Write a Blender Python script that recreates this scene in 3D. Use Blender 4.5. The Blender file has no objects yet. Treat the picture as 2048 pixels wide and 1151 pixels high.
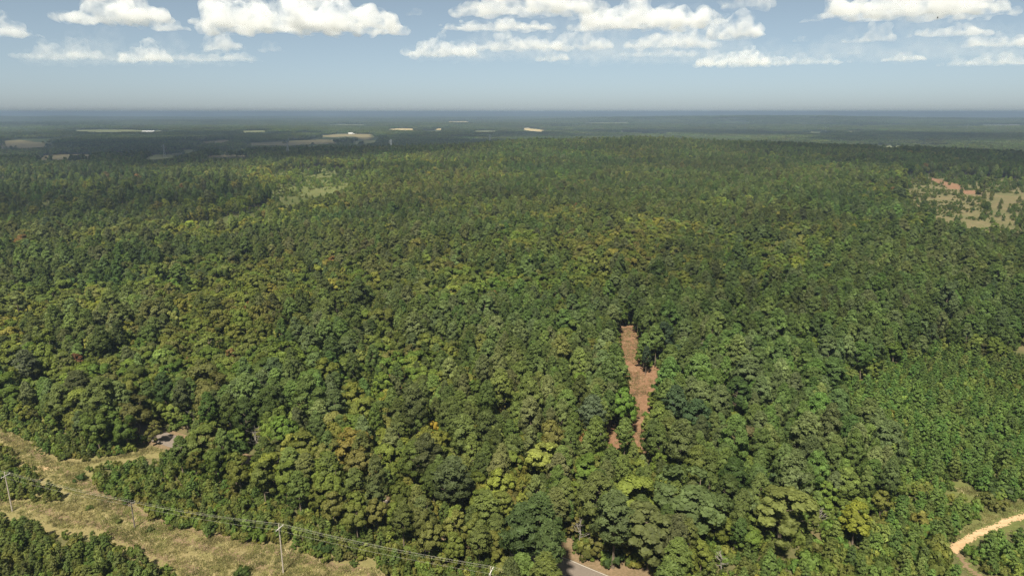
import bpy, bmesh, math, random
import numpy as np
from mathutils import Vector, Matrix

random.seed(7)
RNG = np.random.default_rng(11)
SC = bpy.context.scene
COL = SC.collection

# ------------------------------------------------------------------ camera
CAM_H = 100.0
PITCH = math.radians(14.45)
FOC = 1366.0                      # photo pixels (2048 wide)
cam_d = bpy.data.cameras.new('camera')
cam_d.sensor_width = 36.0
cam_d.lens = 36.0 * FOC / 2048.0
cam_d.clip_start = 1.0
cam_d.clip_end = 200000.0
cam = bpy.data.objects.new('camera', cam_d)
cam.location = (0, 0, CAM_H)
cam.rotation_euler = (math.pi / 2 - PITCH, 0, 0)
COL.objects.link(cam)
SC.camera = cam

# ------------------------------------------------------------------ world, sun, exposure
SUN_EL = math.radians(54)
SUN_AZ_VEC = Vector((-0.27, -0.963, 0)).normalized()      # towards the sun (behind the camera, a little left)
TO_SUN = Vector((SUN_AZ_VEC.x * math.cos(SUN_EL), SUN_AZ_VEC.y * math.cos(SUN_EL), math.sin(SUN_EL)))
W = bpy.data.worlds.new('World')
SC.world = W
W.use_nodes = True
wn = W.node_tree.nodes
wl = W.node_tree.links
wn.clear()
sky = wn.new('ShaderNodeTexSky')
sky.sky_type = 'NISHITA'
sky.sun_disc = False
sky.sun_elevation = SUN_EL
sky.sun_rotation = math.atan2(SUN_AZ_VEC.x, SUN_AZ_VEC.y)
sky.altitude = 150.0
sky.air_density = 0.6
sky.dust_density = 0.62
sky.ozone_density = 4.0
bg = wn.new('ShaderNodeBackground')
bg.inputs['Strength'].default_value = 0.050
wo = wn.new('ShaderNodeOutputWorld')
hs = wn.new('ShaderNodeHueSaturation')          # milky summer air
hs.inputs['Saturation'].default_value = 0.62
hs.inputs['Hue'].default_value = 0.476
hs.inputs['Value'].default_value = 0.70
wl.new(sky.outputs[0], hs.inputs['Color'])
wl.new(hs.outputs[0], bg.inputs['Color'])
wl.new(bg.outputs[0], wo.inputs['Surface'])

sun_d = bpy.data.lights.new('sun', 'SUN')
sun_d.energy = 4.1
sun_d.angle = math.radians(4.0)
sun_d.color = (1.0, 0.93, 0.78)
sun = bpy.data.objects.new('sun', sun_d)
sun.rotation_euler = TO_SUN.to_track_quat('Z', 'Y').to_euler()
sun.location = (0, 0, 3000)
COL.objects.link(sun)

SC.view_settings.view_transform = 'Standard'
SC.view_settings.look = 'None'
SC.view_settings.exposure = 1.46
SC.view_settings.gamma = 1.0
SC.view_settings.use_curve_mapping = False
SC.render.engine = 'CYCLES'
cy = SC.cycles
cy.use_adaptive_sampling = False
cy.max_bounces = 24
cy.diffuse_bounces = 3
cy.glossy_bounces = 1
cy.transmission_bounces = 2
cy.volume_bounces = 10
cy.transparent_max_bounces = 96
cy.use_denoising = True
try:
    cy.denoiser = 'OPENIMAGEDENOISE'
    cy.denoising_prefilter = 'NONE'
    cy.denoising_input_passes = 'RGB_ALBEDO_NORMAL'
except Exception:
    pass

# ------------------------------------------------------------------ land form and pixel geometry
def sstep(a, b, v):
    t = np.clip((v - a) / (b - a), 0, 1)
    return t * t * (3 - 2 * t)

def height(x, y):
    x = np.asarray(x, float); y = np.asarray(y, float)
    r = np.hypot(x, y)
    z = 1.2 * np.sin(x * .021 + 1.3) * np.sin(y * .017 + .4) + 2.0 * np.sin(x * .0071 - y * .0052 + 2.0) * sstep(120, 500, r)
    z = z + 27 * np.exp(-((x - 330) / 640) ** 2 - ((y - 1480) / 330) ** 2)          # wooded ridge
    z = z + 9 * np.exp(-((x - 520) / 330) ** 2 - ((y - 820) / 260) ** 2)
    z = z - 7 * np.exp(-((x + 420) / 300) ** 2 - ((y - 700) / 220) ** 2)
    z = z - 24 * sstep(1500, 2300, r)
    far = sstep(2300, 4500, r)
    z = z + far * (5 + 9 * sstep(5500, 8000, r)) * (np.sin(x * .0011 + y * .0007) * np.sin(y * .0016 + .6)) + far * (3 * np.sin(x * .0023 - 1.0) * np.sin(y * .0029))
    z = z + 66 * np.exp(-((x - 3600) / 2600) ** 2 - ((y - 9000) / 1100) ** 2)
    z = z + 48 * np.exp(-((x + 9200) / 2600) ** 2 - ((y - 11500) / 1200) ** 2)
    z = z + 60 * np.exp(-((x + 9640) / 420) ** 2 - ((y - 15200) / 700) ** 2)
    z = z + 45 * np.exp(-((x - 2000) / 9000) ** 2 - ((y - 22000) / 2500) ** 2)
    return z

def H1(x, y):
    return float(height(x, y))

def ray(u, v):
    x = (u - 1024) / FOC; y = (575.5 - v) / FOC
    return Vector((x, y * math.sin(PITCH) + math.cos(PITCH), y * math.cos(PITCH) - math.sin(PITCH)))

def G(u, v, up=0.0):
    """point on the land (raised by up metres) that the photo pixel looks at"""
    d = ray(u, v)
    if d.z > -0.004:
        d.z = -0.004
    z = up
    for _ in range(30):
        t = (z - CAM_H) / d.z
        zn = H1(d.x * t, d.y * t) + up
        z = .5 * z + .5 * zn
    t = (z - CAM_H) / d.z
    return Vector((d.x * t, d.y * t, H1(d.x * t, d.y * t)))

CP, SP = math.cos(PITCH), math.sin(PITCH)
def project(x, y, z):
    zz = z - CAM_H
    F = np.maximum(y * CP - zz * SP, 1e-3)
    U = y * SP + zz * CP
    return 1024 + FOC * x / F, 575.5 - FOC * U / F

def inside(px, py, poly):
    px = np.asarray(px); py = np.asarray(py)
    res = np.zeros(px.shape, bool)
    n = len(poly)
    j = n - 1
    for i in range(n):
        xi, yi = poly[i]; xj, yj = poly[j]
        if yi != yj:
            c = ((yi > py) != (yj > py)) & (px < (xj - xi) * (py - yi) / (yj - yi) + xi)
            res ^= c
        j = i
    return res

# ---- what the photo shows as open ground (photo pixels)
CORRIDOR = [(-60, 830), (0, 856), (27, 867), (49, 880), (89, 905), (105, 921), (140, 924), (176, 924), (205, 914), (243, 909),
            (270, 904), (292, 891), (320, 892), (336, 900), (300, 908), (270, 914), (232, 919), (173, 931), (168, 948), (189, 970), (216, 991), (243, 1002), (284, 1026),
            (305, 1040), (351, 1056), (405, 1064), (445, 1076), (521, 1088), (570, 1088), (582, 1094), (612, 1112), (672, 1130),
            (748, 1136), (763, 1148), (790, 1210), (420, 1210), (351, 1140), (311, 1110), (284, 1099), (238, 1080), (216, 1062), (189, 1056),
            (173, 1058), (108, 1055), (89, 1040), (68, 1038), (35, 1027), (0, 1020), (-60, 1015), (-60, 1000), (0, 1000), (35, 1002),
            (70, 1002), (108, 1005), (140, 1000), (140, 986), (116, 970), (103, 956), (81, 956), (73, 932), (40, 921), (27, 907),
            (22, 894), (0, 880), (-60, 850)]
CLEARING = [(1233, 657), (1270, 655), (1279, 685), (1280, 704), (1274, 739), (1299, 736), (1330, 740), (1325, 760), (1301, 777),
            (1288, 799), (1287, 825), (1283, 845), (1292, 864), (1292, 896), (1279, 888), (1263, 884), (1263, 845), (1271, 825),
            (1264, 786), (1253, 763), (1249, 724), (1240, 700)]
CLEARING_B = [(1224, 846), (1240, 850), (1242, 884), (1222, 892)]
ROAD_LEFT = [(308, 874), (322, 875), (352, 886), (370, 897), (368, 904), (342, 897), (320, 887)]
ROAD_FRONT = [(1120, 1100), (1160, 1108), (1198, 1124), (1220, 1132), (1252, 1120), (1262, 1151), (1275, 1215), (1122, 1215)]
TRACK = [(2048, 1020), (2100, 1008), (2100, 1046), (2048, 1048), (2020, 1047), (1995, 1051), (1945, 1073), (1935, 1092), (1914, 1110), (1938, 1126),
         (1972, 1160), (1950, 1160), (1920, 1126), (1897, 1101), (1903, 1086), (1935, 1066), (1960, 1051), (2000, 1042)]
TRACK_GRASS = [(1905, 990), (1912, 974), (1938, 972), (1965, 985), (2000, 998), (2048, 1000), (2090, 1000), (2048, 1020), (2000, 1042), (1960, 1051), (1935, 1066),
               (1905, 1084), (1908, 1070), (1940, 1055), (1962, 1035), (1965, 1005), (1930, 985)]
SMALL_CLEARING = [(862, 497), (885, 496), (908, 503), (905, 508), (880, 504)]
SPOTS = [[(1468, 799), (1476, 800), (1482, 809), (1474, 810)], [(1416, 716), (1436, 712), (1440, 722), (1420, 726)]]
MID_SOIL = [[(1862, 356), (1872, 358), (1886, 362), (1916, 370), (1922, 378), (1900, 378), (1888, 370), (1866, 361)], [(1926, 381), (1952, 382), (1950, 389), (1930, 388)]]
MID_GRASS = [[(1968, 386), (2048, 388), (2080, 390), (2080, 402), (2020, 405), (2010, 425), (2020, 440), (2048, 452), (2040, 464), (1995, 452), (1985, 425), (1982, 400)],
             [(345, 470), (400, 462), (430, 452), (500, 450), (520, 456), (470, 470), (400, 476)],
             [(15, 405), (60, 402), (105, 403), (104, 409), (50, 412), (18, 411)],
             [(545, 372), (575, 372), (610, 350), (622, 352), (590, 380), (560, 392), (540, 400)]]
SCRUB_OPEN = [[(1835, 372), (1875, 366), (1880, 376), (1850, 384)], [(1850, 398), (1905, 394), (1915, 402), (1860, 408)], [(1900, 408), (1965, 404), (1968, 412), (1910, 418)], [(1870, 424), (1950, 422), (1960, 432), (1880, 436)], [(1935, 444), (1990, 446), (1985, 458), (1940, 454)],
              [(560, 398), (600, 390), (660, 372), (700, 366), (690, 376), (620, 398), (570, 410)], [(400, 458), (450, 452), (505, 452), (470, 462), (420, 466)], [(600, 352), (660, 348), (665, 353), (610, 358)], [(20, 404), (100, 402), (100, 408), (30, 411)]]
SCRUB = [(1800, 352), (1880, 346), (2120, 366), (2120, 500), (1960, 495), (1870, 480), (1815, 430)]
SCRUB_L = [(540, 345), (640, 335), (760, 345), (700, 385), (640, 420), (560, 440), (500, 470), (330, 480), (420, 440), (540, 410)]
# far fields, seen at a flat angle between the woods
FIELDS = [
    ([(0, 283), (40, 280), (95, 287), (110, 293), (60, 297), (0, 300)], 'tan'),
    ([(60, 315), (115, 309), (185, 309), (180, 319), (80, 320)], 'tan'),
    ([(222, 305), (278, 306), (276, 312), (235, 312)], 'green'),
    ([(290, 311), (340, 308), (350, 314), (310, 320), (288, 318)], 'green'),
    ([(340, 306), (365, 300), (405, 299), (400, 303), (350, 312)], 'green'),
    ([(410, 308), (450, 307), (500, 311), (495, 315), (415, 315)], 'tan'),
    ([(368, 287), (450, 280), (466, 281), (440, 287), (380, 290)], 'tan'),
    ([(480, 288), (560, 284), (640, 279), (680, 280), (672, 288), (560, 292), (490, 291)], 'tan'),
    ([(630, 272), (660, 270), (690, 268), (740, 269), (743, 278), (728, 281), (714, 274), (690, 273), (668, 275), (650, 274)], 'tan'),
    ([(700, 284), (758, 280), (750, 286), (710, 290)], 'green'),
    ([(776, 259), (800, 257), (850, 259), (892, 257), (888, 260), (830, 261), (780, 261)], 'straw'),
    ([(1038, 257), (1062, 257), (1090, 261), (1082, 264), (1052, 262)], 'straw'),
    ([(1098, 251), (1150, 251), (1150, 253), (1100, 253)], 'straw'),
    ([(228, 252), (310, 252), (308, 254), (250, 254)], 'straw'),
    ([(893, 243), (935, 243), (934, 245), (896, 245)], 'straw'),
    ([(1714, 294), (1745, 292), (1802, 291), (1800, 295), (1730, 297)], 'green'),
    ([(1420, 255), (1500, 257), (1494, 258), (1425, 257)], 'green'),
    ([(1596, 262), (1660, 266), (1655, 268), (1600, 265)], 'green'),
    ([(1960, 250), (2048, 250), (2048, 252), (1965, 252)], 'pale'),
    ([(30, 269), (75, 269), (76, 271), (34, 272)], 'green'),
    ([(110, 262), (200, 259), (330, 262), (320, 264), (180, 265)], 'green'),
    ([(420, 264), (520, 261), (560, 263), (500, 266)], 'green'),
    ([(1170, 246), (1260, 245), (1255, 247), (1180, 248)], 'green'),
    ([(945, 262), (1020, 262), (1010, 264), (955, 265)], 'green'),
    ([(640, 250), (740, 249), (735, 251), (650, 252)], 'green'),
    ([(1225, 262), (1330, 265), (1325, 267), (1240, 265)], 'green'),
    ([(1690, 262), (1790, 264), (1780, 266), (1700, 265)], 'green'),
    ([(1830, 285), (1900, 287), (1890, 290), (1840, 289)], 'green'),
]
OPEN_NEAR = [CORRIDOR, CLEARING, CLEARING_B, ROAD_LEFT, ROAD_FRONT, TRACK, TRACK_GRASS, SMALL_CLEARING] + SPOTS + MID_SOIL + MID_GRASS[:1]
YOUNG_R = [(1640, 850), (1690, 770), (1760, 735), (1900, 710), (2048, 700), (2300, 690), (2300, 1300), (1380, 1300), (1400, 1120), (1640, 1085),
           (1770, 1040), (1775, 985), (1700, 915)]
YOUNG_L = [(-300, 770), (0, 826), (120, 872), (290, 896), (340, 908), (385, 925), (430, 955), (520, 980), (640, 1012), (760, 1050), (860, 1088), (985, 1130), (1000, 1300), (-300, 1300)]
PALE = [(470, 338), (1010, 328), (1010, 380), (760, 430), (640, 470), (320, 495), (420, 430), (545, 400)]
YOUNG_M = [(-100, 350), (300, 360), (545, 375), (540, 400), (430, 440), (150, 470), (-100, 470)]

ROAD_PTS = [(-420, 372), (-300, 300), (-190, 238), (-106, 194.3), (-44, 164), (5, 137.5), (18, 129.2), (62, 98), (120, 55)]

def catmull(pts, n=24):
    P = [Vector((p[0], p[1], 0)) for p in pts]
    P = [2 * P[0] - P[1]] + P + [2 * P[-1] - P[-2]]
    out = []
    for i in range(1, len(P) - 2):
        for k in range(n):
            t = k / n
            a, b, c, d = P[i - 1], P[i], P[i + 1], P[i + 2]
            out.append(.5 * ((2 * b) + (c - a) * t + (2 * a - 5 * b + 4 * c - d) * t * t + (3 * b - a - 3 * c + d) * t ** 3))
    out.append(P[-2])
    return out

ROAD_LINE = catmull(ROAD_PTS)
ROAD_NP = np.array([(p.x, p.y) for p in ROAD_LINE])
def dist_line(x, y, line):
    x = np.asarray(x, float); y = np.asarray(y, float)
    d = np.full(x.shape, 1e9)
    for a, b in zip(line[:-1], line[1:]):
        ab = b - a
        L = max(ab @ ab, 1e-9)
        t = np.clip(((x - a[0]) * ab[0] + (y - a[1]) * ab[1]) / L, 0, 1)
        d = np.minimum(d, np.hypot(x - a[0] - t * ab[0], y - a[1] - t * ab[1]))
    return d
def track_world(pts):
    return [(G(u, v).x, G(u, v).y) for u, v in pts]
TRACK_PTS = [(178, 168)] + track_world([(2048, 1032), (2005, 1048), (1955, 1068), (1908, 1097)])
TRACK_PTS2 = track_world([(1912, 1100), (1930, 1126), (1962, 1153)]) + [(116, 112)]
TRACK_NP = np.array([(p.x, p.y) for p in catmull(TRACK_PTS, 8)])
TRACK2_NP = np.array([(p.x, p.y) for p in catmull(TRACK_PTS2, 8)])

# ------------------------------------------------------------------ materials
def mat(name):
    m = bpy.data.materials.new(name)
    m.use_nodes = True
    m.node_tree.nodes.clear()
    return m, m.node_tree.nodes, m.node_tree.links

def ramp(nodes, stops):
    r = nodes.new('ShaderNodeValToRGB')
    e = r.color_ramp.elements
    while len(e) < len(stops):
        e.new(.5)
    for el, (p, c) in zip(e, stops):
        el.position = p
        el.color = (*c, 1)
    return r

def noise(nodes, links, scale, detail=4, rough=.6, vec=None, dist=0.0):
    n = nodes.new('ShaderNodeTexNoise')
    n.inputs['Scale'].default_value = scale
    n.inputs['Detail'].default_value = detail
    n.inputs['Roughness'].default_value = rough
    n.inputs['Distortion'].default_value = dist
    if vec is not None:
        links.new(vec, n.inputs['Vector'])
    return n

def soil_mat(name, layers, rough=.95, bump=.0, bscale=1.0):
    """layers: list of (noise scale, [(pos, colour)...]) mixed by successive noises"""
    m, N, L = mat(name)
    geo = N.new('ShaderNodeNewGeometry')
    prev = None
    for i, (sc, stops, fac) in enumerate(layers):
        n = noise(N, L, sc, 6, .65, geo.outputs['Position'], .3)
        r = ramp(N, stops)
        L.new(n.outputs['Fac'], r.inputs['Fac'])
        if prev is None:
            prev = r.outputs['Color']
        else:
            mx = N.new('ShaderNodeMix'); mx.data_type = 'RGBA'
            mx.inputs[0].default_value = fac
            L.new(prev, mx.inputs[6]); L.new(r.outputs['Color'], mx.inputs[7])
            prev = mx.outputs[2]
    b = N.new('ShaderNodeBsdfPrincipled')
    b.inputs['Roughness'].default_value = rough
    b.inputs['Specular IOR Level'].default_value = .15
    L.new(prev, b.inputs['Base Color'])
    if bump:
        n = noise(N, L, bscale, 5, .7, geo.outputs['Position'])
        bp = N.new('ShaderNodeBump')
        bp.inputs['Strength'].default_value = bump
        bp.inputs['Distance'].default_value = .3
        L.new(n.outputs['Fac'], bp.inputs['Height']); L.new(bp.outputs['Normal'], b.inputs['Normal'])
    o = N.new('ShaderNodeOutputMaterial')
    L.new(b.outputs[0], o.inputs['Surface'])
    return m

def foliage_mat(name, trans=.28, posvar=.35):
    """leaf colour = the tree's own 'tint' x leaf-to-leaf variation"""
    m, N, L = mat(name)
    at = N.new('ShaderNodeAttribute'); at.attribute_type = 'INSTANCER'; at.attribute_name = 'tint'
    va = N.new('ShaderNodeAttribute'); va.attribute_type = 'GEOMETRY'; va.attribute_name = 'var'
    geo = N.new('ShaderNodeNewGeometry')
    n = noise(N, L, .16, 3, .6, geo.outputs['Position'])
    mr = N.new('ShaderNodeMapRange')
    mr.inputs[1].default_value = .3; mr.inputs[2].default_value = .7
    mr.inputs[3].default_value = 1 - posvar; mr.inputs[4].default_value = 1 + posvar
    L.new(n.outputs['Fac'], mr.inputs[0])
    mu = N.new('ShaderNodeMath'); mu.operation = 'MULTIPLY'
    L.new(mr.outputs[0], mu.inputs[0]); L.new(va.outputs['Fac'], mu.inputs[1])
    vm = N.new('ShaderNodeVectorMath'); vm.operation = 'SCALE'
    L.new(at.outputs['Color'], vm.inputs[0]); L.new(mu.outputs[0], vm.inputs['Scale'])
    d = N.new('ShaderNodeBsdfPrincipled')
    d.inputs['Roughness'].default_value = .6
    d.inputs['Specular IOR Level'].default_value = .18
    t = N.new('ShaderNodeBsdfTranslucent')
    L.new(vm.outputs[0], d.inputs['Base Color'])
    w = N.new('ShaderNodeVectorMath'); w.operation = 'MULTIPLY'
    w.inputs[1].default_value = (1.25, 1.2, .5)
    L.new(vm.outputs[0], w.inputs[0]); L.new(w.outputs[0], t.inputs['Color'])
    mx = N.new('ShaderNodeMixShader'); mx.inputs[0].default_value = trans
    L.new(d.outputs[0], mx.inputs[1]); L.new(t.outputs[0], mx.inputs[2])
    o = N.new('ShaderNodeOutputMaterial')
    L.new(mx.outputs[0], o.inputs['Surface'])
    return m

def plain(name, c, rough=.7, metal=0.0, var=.25, scale=3.0):
    m, N, L = mat(name)
    geo = N.new('ShaderNodeNewGeometry')
    n = noise(N, L, scale, 4, .6, geo.outputs['Position'])
    r = ramp(N, [(.3, tuple(v * (1 - var) for v in c)), (.7, tuple(min(1, v * (1 + var)) for v in c))])
    L.new(n.outputs['Fac'], r.inputs['Fac'])
    b = N.new('ShaderNodeBsdfPrincipled')
    b.inputs['Roughness'].default_value = rough
    b.inputs['Metallic'].default_value = metal
    L.new(r.outputs['Color'], b.inputs['Base Color'])
    o = N.new('ShaderNodeOutputMaterial')
    L.new(b.outputs[0], o.inputs['Surface'])
    return m

M = {}
M['pine'] = foliage_mat('pine_needles', .50, .18)
M['leaf'] = foliage_mat('broad_leaves', .54, .18)
M['grass_blade'] = foliage_mat('grass_blades', .25, .45)
M['bark'] = plain('bark', (.11, .085, .06), .9, 0, .35, 2)
M['dead'] = plain('dead_wood', (.15, .135, .115), .9, 0, .3, 2)
M['grass'] = soil_mat('dry_grass', [(.045, [(.34, (0.120, 0.120, 0.040)), (.5, (0.172, 0.140, 0.060)), (.66, (0.180, 0.120, 0.068))], 0),
                                    (.35, [(.3, (0.096, 0.108, 0.030)), (.5, (0.176, 0.152, 0.064)), (.7, (0.256, 0.208, 0.104))], .55),
                                    (2.2, [(.35, (0.072, 0.072, 0.024)), (.6, (0.208, 0.176, 0.080))], .35)], bump=.7, bscale=1.6)
M['scrub'] = soil_mat('scrub_ground', [(.03, [(.34, (.062, .085, .020)), (.52, (.085, .096, .028)), (.72, (.120, .105, .045))], 0),
                                        (.25, [(.35, (.060, .085, .020)), (.65, (.13, .125, .045))], .5)], bump=.7, bscale=.8)
M['scrub_dry'] = soil_mat('dry_scrub_ground', [(.03, [(.34, (.065, .075, .026)), (.5, (.105, .092, .042)), (.66, (.150, .108, .062))], 0),
                                                (.2, [(.35, (.055, .068, .020)), (.65, (.155, .125, .065))], .5)], bump=.7, bscale=.8)
M['red_soil'] = soil_mat('red_soil', [(.09, [(.36, (.130, .062, .034)), (.5, (.185, .092, .052)), (.64, (.205, .128, .074))], 0),
                                      (.45, [(.34, (.085, .048, .026)), (.5, (.175, .090, .052)), (.66, (.250, .175, .105))], .55),
                                      (2.4, [(.38, (.075, .050, .026)), (.62, (.235, .140, .085))], .4)], bump=.8, bscale=1.3)
M['verge'] = soil_mat('verge_soil', [(.2, [(.35, (.125, .090, .050)), (.6, (.175, .120, .072))], 0),
                                     (1.6, [(.35, (.085, .070, .032)), (.65, (.215, .150, .095))], .5)], bump=.6)
M['sand'] = soil_mat('sandy_track', [(.12, [(.35, (0.304, 0.200, 0.104)), (.65, (0.400, 0.280, 0.160))], 0),
                                     (1.2, [(.35, (0.288, 0.176, 0.096)), (.65, (0.480, 0.360, 0.224))], .4)], bump=.4)
M['asphalt'] = soil_mat('asphalt', [(.08, [(.3, (0.128, 0.104, 0.086)), (.7, (0.172, 0.142, 0.118))], 0),
                                    (2.5, [(.3, (0.112, 0.092, 0.077)), (.7, (0.176, 0.146, 0.122))], .5)], .85)
M['paint'] = plain('road_paint', (.42, .38, .32), .7, 0, .15, 2)
M['f_tan'] = soil_mat('field_tan', [(.006, [(.35, (0.128, 0.112, 0.060)), (.65, (0.176, 0.144, 0.080))], 0), (.05, [(.3, (0.104, 0.104, 0.040)), (.7, (0.224, 0.176, 0.096))], .4)])
M['f_green'] = soil_mat('field_green', [(.006, [(.35, (0.096, 0.112, 0.044)), (.65, (0.136, 0.132, 0.060))], 0), (.05, [(.3, (0.080, 0.104, 0.032)), (.7, (0.176, 0.168, 0.080))], .4)])
M['f_straw'] = soil_mat('field_straw', [(.004, [(.35, (0.336, 0.264, 0.128)), (.65, (0.416, 0.336, 0.176))], 0)])
M['f_pale'] = soil_mat('field_pale', [(.004, [(.35, (0.240, 0.240, 0.208)), (.65, (0.320, 0.304, 0.256))], 0)])
M['metal'] = plain('galvanised_steel', (.30, .32, .33), .5, .3, .1, 1)
M['pole'] = plain('weathered_pole', (.30, .26, .215), .9, 0, .25, 2)
M['pole_dark'] = plain('dark_pole_wood', (.10, .085, .07), .9, 0, .25, 2)  # darker tone for the short pole and its crossarm
M['arm'] = plain('bleached_crossarm', (.55, .52, .47), .85, 0, .15, 3)
M['wire'] = plain('bare_aluminium_wire', (.36, .34, .29), .6, .2, .05, 1)
M['ceramic'] = plain('insulator_glaze', (.35, .33, .3), .3, 0, .1, 3)
M['white_wall'] = plain('white_siding', (.75, .73, .69), .6, 0, .06, .5)
M['roof_metal'] = plain('metal_roof', (.62, .62, .60), .45, .2, .08, .4)
M['roof_brown'] = plain('shingle_roof', (.26, .17, .13), .8, 0, .2, .6)
M['brick'] = plain('brick_wall', (.36, .2, .15), .85, 0, .2, 1)
M['door'] = plain('door_paint', (.12, .12, .12), .5)
M['glass'] = plain('window_glass', (.06, .08, .1), .15)
M['feather'] = plain('black_feathers', (.012, .011, .010), .7)

# ground: leaf litter and undergrowth near by, closed forest where it is too far to build
m, N, L = mat('forest_floor')
geo = N.new('ShaderNodeNewGeometry')
n1 = noise(N, L, .05, 6, .65, geo.outputs['Position'], .4)
r1 = ramp(N, [(.35, (0.060, 0.072, 0.024)), (.5, (0.090, 0.087, 0.036)), (.66, (0.158, 0.112, 0.063))])
L.new(n1.outputs['Fac'], r1.inputs['Fac'])
n2 = noise(N, L, .8, 5, .7, geo.outputs['Position'])
r2 = ramp(N, [(.35, (0.045, 0.054, 0.018)), (.65, (0.132, 0.111, 0.054))])
L.new(n2.outputs['Fac'], r2.inputs['Fac'])
mx = N.new('ShaderNodeMix'); mx.data_type = 'RGBA'; mx.inputs[0].default_value = .45
L.new(r1.outputs[0], mx.inputs[6]); L.new(r2.outputs[0], mx.inputs[7])
n3 = noise(N, L, .0011, 8, .62, geo.outputs['Position'], .6)
r3 = ramp(N, [(.3, (.022, .034, .016)), (.5, (.034, .048, .02)), (.62, (.05, .06, .026)), (.72, (.13, .12, .06))])
L.new(n3.outputs['Fac'], r3.inputs['Fac'])
at = N.new('ShaderNodeAttribute'); at.attribute_name = 'canopy'
mx2 = N.new('ShaderNodeMix'); mx2.data_type = 'RGBA'
L.new(at.outputs['Fac'], mx2.inputs[0]); L.new(mx.outputs[2], mx2.inputs[6]); L.new(r3.outputs[0], mx2.inputs[7])
b = N.new('ShaderNodeBsdfPrincipled'); b.inputs['Roughness'].default_value = .95; b.inputs['Specular IOR Level'].default_value = .1
L.new(mx2.outputs[2], b.inputs['Base Color'])
bp = N.new('ShaderNodeBump'); bp.inputs['Strength'].default_value = .6; bp.inputs['Distance'].default_value = .3
L.new(n2.outputs['Fac'], bp.inputs['Height']); L.new(bp.outputs[0], b.inputs['Normal'])
o = N.new('ShaderNodeOutputMaterial'); L.new(b.outputs[0], o.inputs['Surface'])
M['floor'] = m

# ------------------------------------------------------------------ mesh helpers
def link(name, me, material=None, parent=None):
    o = bpy.data.objects.new(name, me)
    COL.objects.link(o)
    if material is not None and me is not None:
        me.materials.clear(); me.materials.append(material)
    if parent is not None:
        o.parent = parent
    return o

def np_mesh(name, verts, faces, smooth=False):
    """verts (n,3), faces (m,k) arrays"""
    me = bpy.data.meshes.new(name)
    verts = np.asarray(verts, np.float32); faces = np.asarray(faces, np.int32)
    m, k = faces.shape
    me.vertices.add(len(verts)); me.vertices.foreach_set('co', verts.ravel())
    me.loops.add(m * k); me.loops.foreach_set('vertex_index', faces.ravel())
    me.polygons.add(m)
    me.polygons.foreach_set('loop_start', np.arange(0, m * k, k, dtype=np.int32))
    me.polygons.foreach_set('loop_total', np.full(m, k, np.int32))
    me.update(calc_edges=True)
    if smooth:
        me.polygons.foreach_set('use_smooth', np.ones(m, bool))
    return me

def empty(name, loc, rz=0.0):
    o = bpy.data.objects.new(name, None)
    o.empty_display_size = .5
    o.location = loc
    o.rotation_euler = (0, 0, rz)
    COL.objects.link(o)
    return o

def tag(o, label=None, cat=None, group=None, kind=None):
    if label: o['label'] = label
    if cat: o['category'] = cat
    if group: o['group'] = group
    if kind: o['kind'] = kind
    return o

class MB:
    def __init__(s): s.v = []; s.f = []
    def tube(s, pts, radii, n=6, cap=True):
        pts = [Vector(p) for p in pts]
        base = len(s.v)
        for i, p in enumerate(pts):
            d = (pts[min(i + 1, len(pts) - 1)] - pts[max(i - 1, 0)]).normalized()
            a = d.orthogonal().normalized(); b_ = d.cross(a)
            if i and abs(d.z) > .3:
                a = Vector((1, 0, 0)); a = (a - d * a.dot(d)).normalized(); b_ = d.cross(a)
            elif abs(d.z) > .3:
                a = Vector((1, 0, 0)); a = (a - d * a.dot(d)).normalized(); b_ = d.cross(a)
            for k in range(n):
                t = 2 * math.pi * k / n
                s.v.append(tuple(p + radii[i] * (math.cos(t) * a + math.sin(t) * b_)))
        for i in range(len(pts) - 1):
            for k in range(n):
                k2 = (k + 1) % n
                s.f.append((base + i * n + k, base + i * n + k2, base + (i + 1) * n + k2, base + (i + 1) * n + k))
        if cap:
            s.f.append(tuple(base + k for k in reversed(range(n))))
            s.f.append(tuple(base + (len(pts) - 1) * n + k for k in range(n)))
        return s
    def box(s, c, size, rz=0.0):
        base = len(s.v)
        ca, sa = math.cos(rz), math.sin(rz)
        for dx, dy, dz in [(-1, -1, -1), (1, -1, -1), (1, 1, -1), (-1, 1, -1), (-1, -1, 1), (1, -1, 1), (1, 1, 1), (-1, 1, 1)]:
            x, y, z = dx * size[0] / 2, dy * size[1] / 2, dz * size[2] / 2
            s.v.append((c[0] + ca * x - sa * y, c[1] + sa * x + ca * y, c[2] + z))
        for f in [(0, 3, 2, 1), (4, 5, 6, 7), (0, 1, 5, 4), (1, 2, 6, 5), (2, 3, 7, 6), (3, 0, 4, 7)]:
            s.f.append(tuple(base + i for i in f))
        return s
    def poly(s, verts, faces):
        base = len(s.v)
        s.v += [tuple(v) for v in verts]; s.f += [tuple(base + i for i in f) for f in faces]
        return s
    def mesh(s, name):
        me = bpy.data.meshes.new(name); me.from_pydata(s.v, [], s.f); me.update(); return me
    def build(s, name, material, parent=None):
        return link(name, s.mesh(name), material, parent)

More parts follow.
